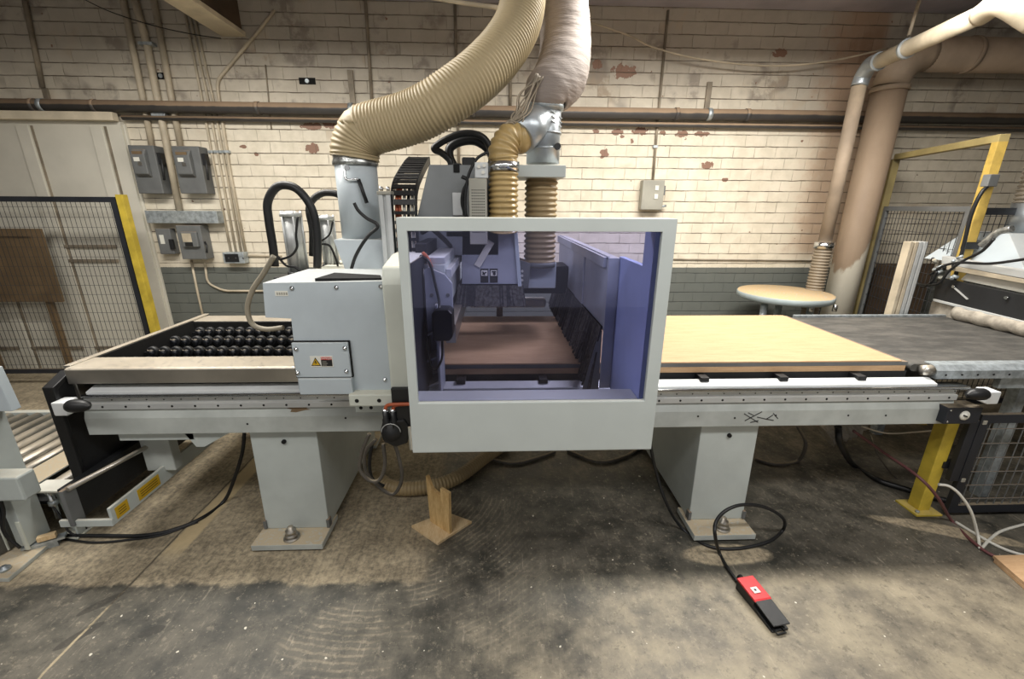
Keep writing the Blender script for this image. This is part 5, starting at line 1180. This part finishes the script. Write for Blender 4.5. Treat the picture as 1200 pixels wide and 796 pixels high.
wedge([(-.01, .045), (Ln / 2 + .012, .034), (Ln / 2 + .012, .040), (-.01, .054)], -hw, hw, 'treadle', 'blackp')
s = MB().prism([(-.055, -.02), (-.025, -.02), (-.025, .012), (-.055, .012)], lambda a, b, d: pp(a - .0, b, d + .0), .0595, .0615).build('sticker', M['label'], top_)
MB().prism([(-.045, -.01), (-.035, -.01), (-.035, .0), (-.045, .0)], lambda a, b, d: pp(a, b, d), .061, .0622).build('sticker_symbol', M['ink'], s)
MB().tube([pp(-Ln / 2 - .04, 0, .03), pp(-Ln / 2 - .005, 0, .03)], .014, 12).build('cable_gland', M['black'], t)
MB().tube([pp(Ln / 2 + .0, -hw + .01, .012), pp(Ln / 2 + .025, -hw + .012, .012), pp(Ln / 2 + .025, hw - .03, .012), pp(Ln / 2, hw - .03, .012)], .004, 8).build('foot_loop', M['blackp'], t)
# plywood V-notch stand
k4 = [atz(x, y, .009) for x, y in ((482, 617), (513, 638), (553, 612), (523, 601))]
cen = sum(k4, Vector()) / 4
ua = ((k4[1] - k4[0]) + (k4[2] - k4[3])).normalized(); ub = ((k4[3] - k4[0]) + (k4[2] - k4[1])).normalized()
t = thing('plywood_stand', (cen.x, cen.y, 0), 'small plywood stand with V-notched upright on the floor below the hood', 'stand')
MB().prism([(v.x, v.y) for v in k4], lambda a, b, d: (a, b, d), 0, .016).build('base_board', M['softwood'], t, bevel=.0015)
p0 = atz(504, 611, .016); p1 = atz(527, 626, .016)
ud_ = (p1 - p0); ud_.z = 0; wd_ = ud_.length; ud_.normalize(); nd = Vector((-ud_.y, ud_.x, 0))
hh = aty(498, 559, p0.y).z - .016
nt = [(-.014, hh), (.0, hh), (.012, hh * .9), (.03, hh * .79), (wd_ * .5, hh * .74), (wd_ * .6, hh * .76), (wd_ * .62, hh * .90), (wd_ + .005, hh * .90), (wd_, .0), (0, 0)]
MB().prism(nt, lambda a, b, d: p0 + ud_ * a + nd * d + Vector((0, 0, b)), 0, .018).build('upright_board', M['ply'], t, bevel=.001)
# hoses lying on the floor under the gantry
P = [atz(x, y, .05) for x, y in ((440, 560), (462, 572), (500, 571), (535, 560), (570, 535), (600, 515))]
tag(MB().corr(P, .042, .003, .02, 20, 4).build('floor_hose', M['flexd']), 'dusty brown hose lying on the floor under the gantry hood', 'hose')
P = [atz(x, y, .015) for x, y in ((565, 535), (600, 543), (632, 536), (650, 530))]
tag(MB().tube(catmull(P), .012, 8).build('floor_cable', M['hosegrey']), 'left of two dusty cables arcing on the floor under the bed centre', 'cable')
P = [atz(x, y, .015) for x, y in ((665, 528), (700, 541), (730, 536), (750, 525))]
tag(MB().tube(catmull(P), .012, 8).build('floor_cable', M['hosegrey']), 'right of two dusty cables arcing on the floor under the bed centre', 'cable')
q = aty(460, 553, 1.95); q.z = max(q.z, .05)
# right side cables
floor_cable(((982, 500, 2.1), (985, 520, 2.1), (1000, 545), (1030, 563), (1060, 573), (1100, 585), (1140, 592), (1215, 600)), .018, 'black', 'thick black cable curving across the floor behind the short yellow post')
floor_cable(((935, 500, 2.6), (944, 520, 2.5), (935, 540), (910, 544), (885, 538)), .012, 'hosegrey', 'grey hose loop on the floor behind the right pedestal', 'hose', 'hose')
floor_cable(((1000, 505, 2.2), (1035, 530, 2.15), (1075, 558, 1.9), (1098, 582, 1.85), (1115, 610), (1140, 635), (1165, 652), (1190, 668, 1.62), (1215, 680, 1.6)), .008, 'pink', 'maroon cable crossing in front of the low fence to the wood sheets')
floor_cable(((1100, 568, 1.85), (1112, 570, 1.84), (1125, 580, 1.82), (1138, 600, 1.80), (1146, 628, 1.78), (1149, 643), (1160, 632), (1175, 622), (1210, 612)), .007, 'white', 'white cable arching from the yellow post down to the floor')
floor_cable(((1120, 612), (1150, 630), (1180, 645), (1215, 655)), .008, 'white', 'pale straight cable on the floor under the maroon cable')
floor_cable(((1010, 500, 2.3), (1040, 508, 2.3), (1080, 506, 2.2), (1120, 503, 2.1)), .005, 'conduit', 'thin pale wire slung below the right end of the bed', 'wire', 'wire')
floor_cable(((1020, 510, 2.3), (1030, 535, 2.2), (1050, 560), (1075, 567), (1100, 568)), .005, 'hosegrey', 'thin grey wire drooping to the floor behind the short yellow post', 'wire', 'wire')
fxp = aty(1000, 505, 2.7)
t = thing('flexible_hose', (fxp.x, 2.7, 0), 'grey ribbed hose standing below the right end of the bed', 'hose')
MB().corr([(fxp.x - .02, 2.7, .62), (fxp.x, 2.7, .4), (fxp.x - .03, 2.68, .22), (fxp.x - .2, 2.7, .1)], .08, .007, .03, 24).build('hose_tube', M['fab'], t)
# wood sheets at the right edge
def sheetp(pts, z0, z1, lb):
    q = [atz(x, y, z1) for x, y in pts]; return tag(MB().prism([(v.x, v.y) for v in q], lambda a, b, d: (a, b, d), z0, z1).build('wood_sheet', M['sheet'], bevel=.001), lb, 'board', 'wood sheets at the right edge')
sheetp(((1165, 656), (1260, 654), (1330, 740), (1262, 742)), 0.001, .016, 'light wood sheet on the floor at the right edge, lower of two')
sheetp(((1164, 651), (1255, 649), (1322, 730), (1258, 733)), .0165, .032, 'light wood sheet on the floor at the right edge, upper of two')

# ================================================================== LIGHTS, WORLD, CAMERA
def strip(x, y, z, ln, power, col, wy_=.35, along='x', label=''):
    t = thing('strip_light', (x, y, z), label, 'light', 'ceiling strip lights')
    for s in (-.4, .4): MB().cyl((x + s * ln if along == 'x' else x, y, z + .06), (x + s * ln if along == 'x' else x, y, 3.42), .006, n=8).build('hanger', M['galv'], t)
    hx, hy = (ln / 2, .09) if along == 'x' else (.09, ln / 2)
    MB().box(x - hx, x + hx, y - hy, y + hy, z, z + .06).build('housing', M['white'], t, bevel=.005)
    for s in (-.04, .04):
        a, b = ((x - ln / 2 + .02, y + s, z - .02), (x + ln / 2 - .02, y + s, z - .02)) if along == 'x' else ((x + s, y - ln / 2 + .02, z - .02), (x + s, y + ln / 2 - .02, z - .02))
        MB().cyl(a, b, .013, n=10).build('tube', M['tube'], t)
    L_ = bpy.data.lights.new('strip_glow', 'AREA'); L_.shape = 'RECTANGLE'; L_.size = ln if along == 'x' else wy_; L_.size_y = wy_ if along == 'x' else ln; L_.energy = power; L_.color = col
    o = bpy.data.objects.new('strip_glow', L_); COL.objects.link(o); o.location = (x, y, z - .04)
strip(1.75, 2.75, 3.12, 2.2, 120, (1, .96, .89), label='fluorescent strip light over the right half of the bed')
strip(-2.0, 2.6, 3.12, 2.0, 85, (1, .96, .89), label='fluorescent strip light over the left half of the bed')
strip(1.6, .3, 3.2, 3.0, 62, (1, .98, .95), .4, label='fluorescent strip light above and right of the viewer')
strip(-1.8, .0, 3.2, 3.0, 45, (1, .98, .95), .4, label='fluorescent strip light above and left of the viewer')
w = bpy.data.worlds.new('World'); bpy.context.scene.world = w; w.use_nodes = True
w.node_tree.nodes['Background'].inputs[0].default_value = (1, .98, .95, 1); w.node_tree.nodes['Background'].inputs[1].default_value = .42
cam = bpy.data.cameras.new('camera'); cam.sensor_width = 36; cam.lens = 36 * F / 1200; cam.clip_start = .05
co = bpy.data.objects.new('camera', cam); COL.objects.link(co); bpy.context.scene.camera = co
m = Matrix.Identity(4)
for i in range(3): m[i][0] = RT[i]; m[i][1] = UP[i]; m[i][2] = -FW[i]; m[i][3] = EYE[i]
co.matrix_world = m
vs = bpy.context.scene.view_settings; vs.view_transform = 'Standard'; vs.look = 'None'; vs.gamma = 1; vs.use_curve_mapping = False; vs.exposure = 0.2
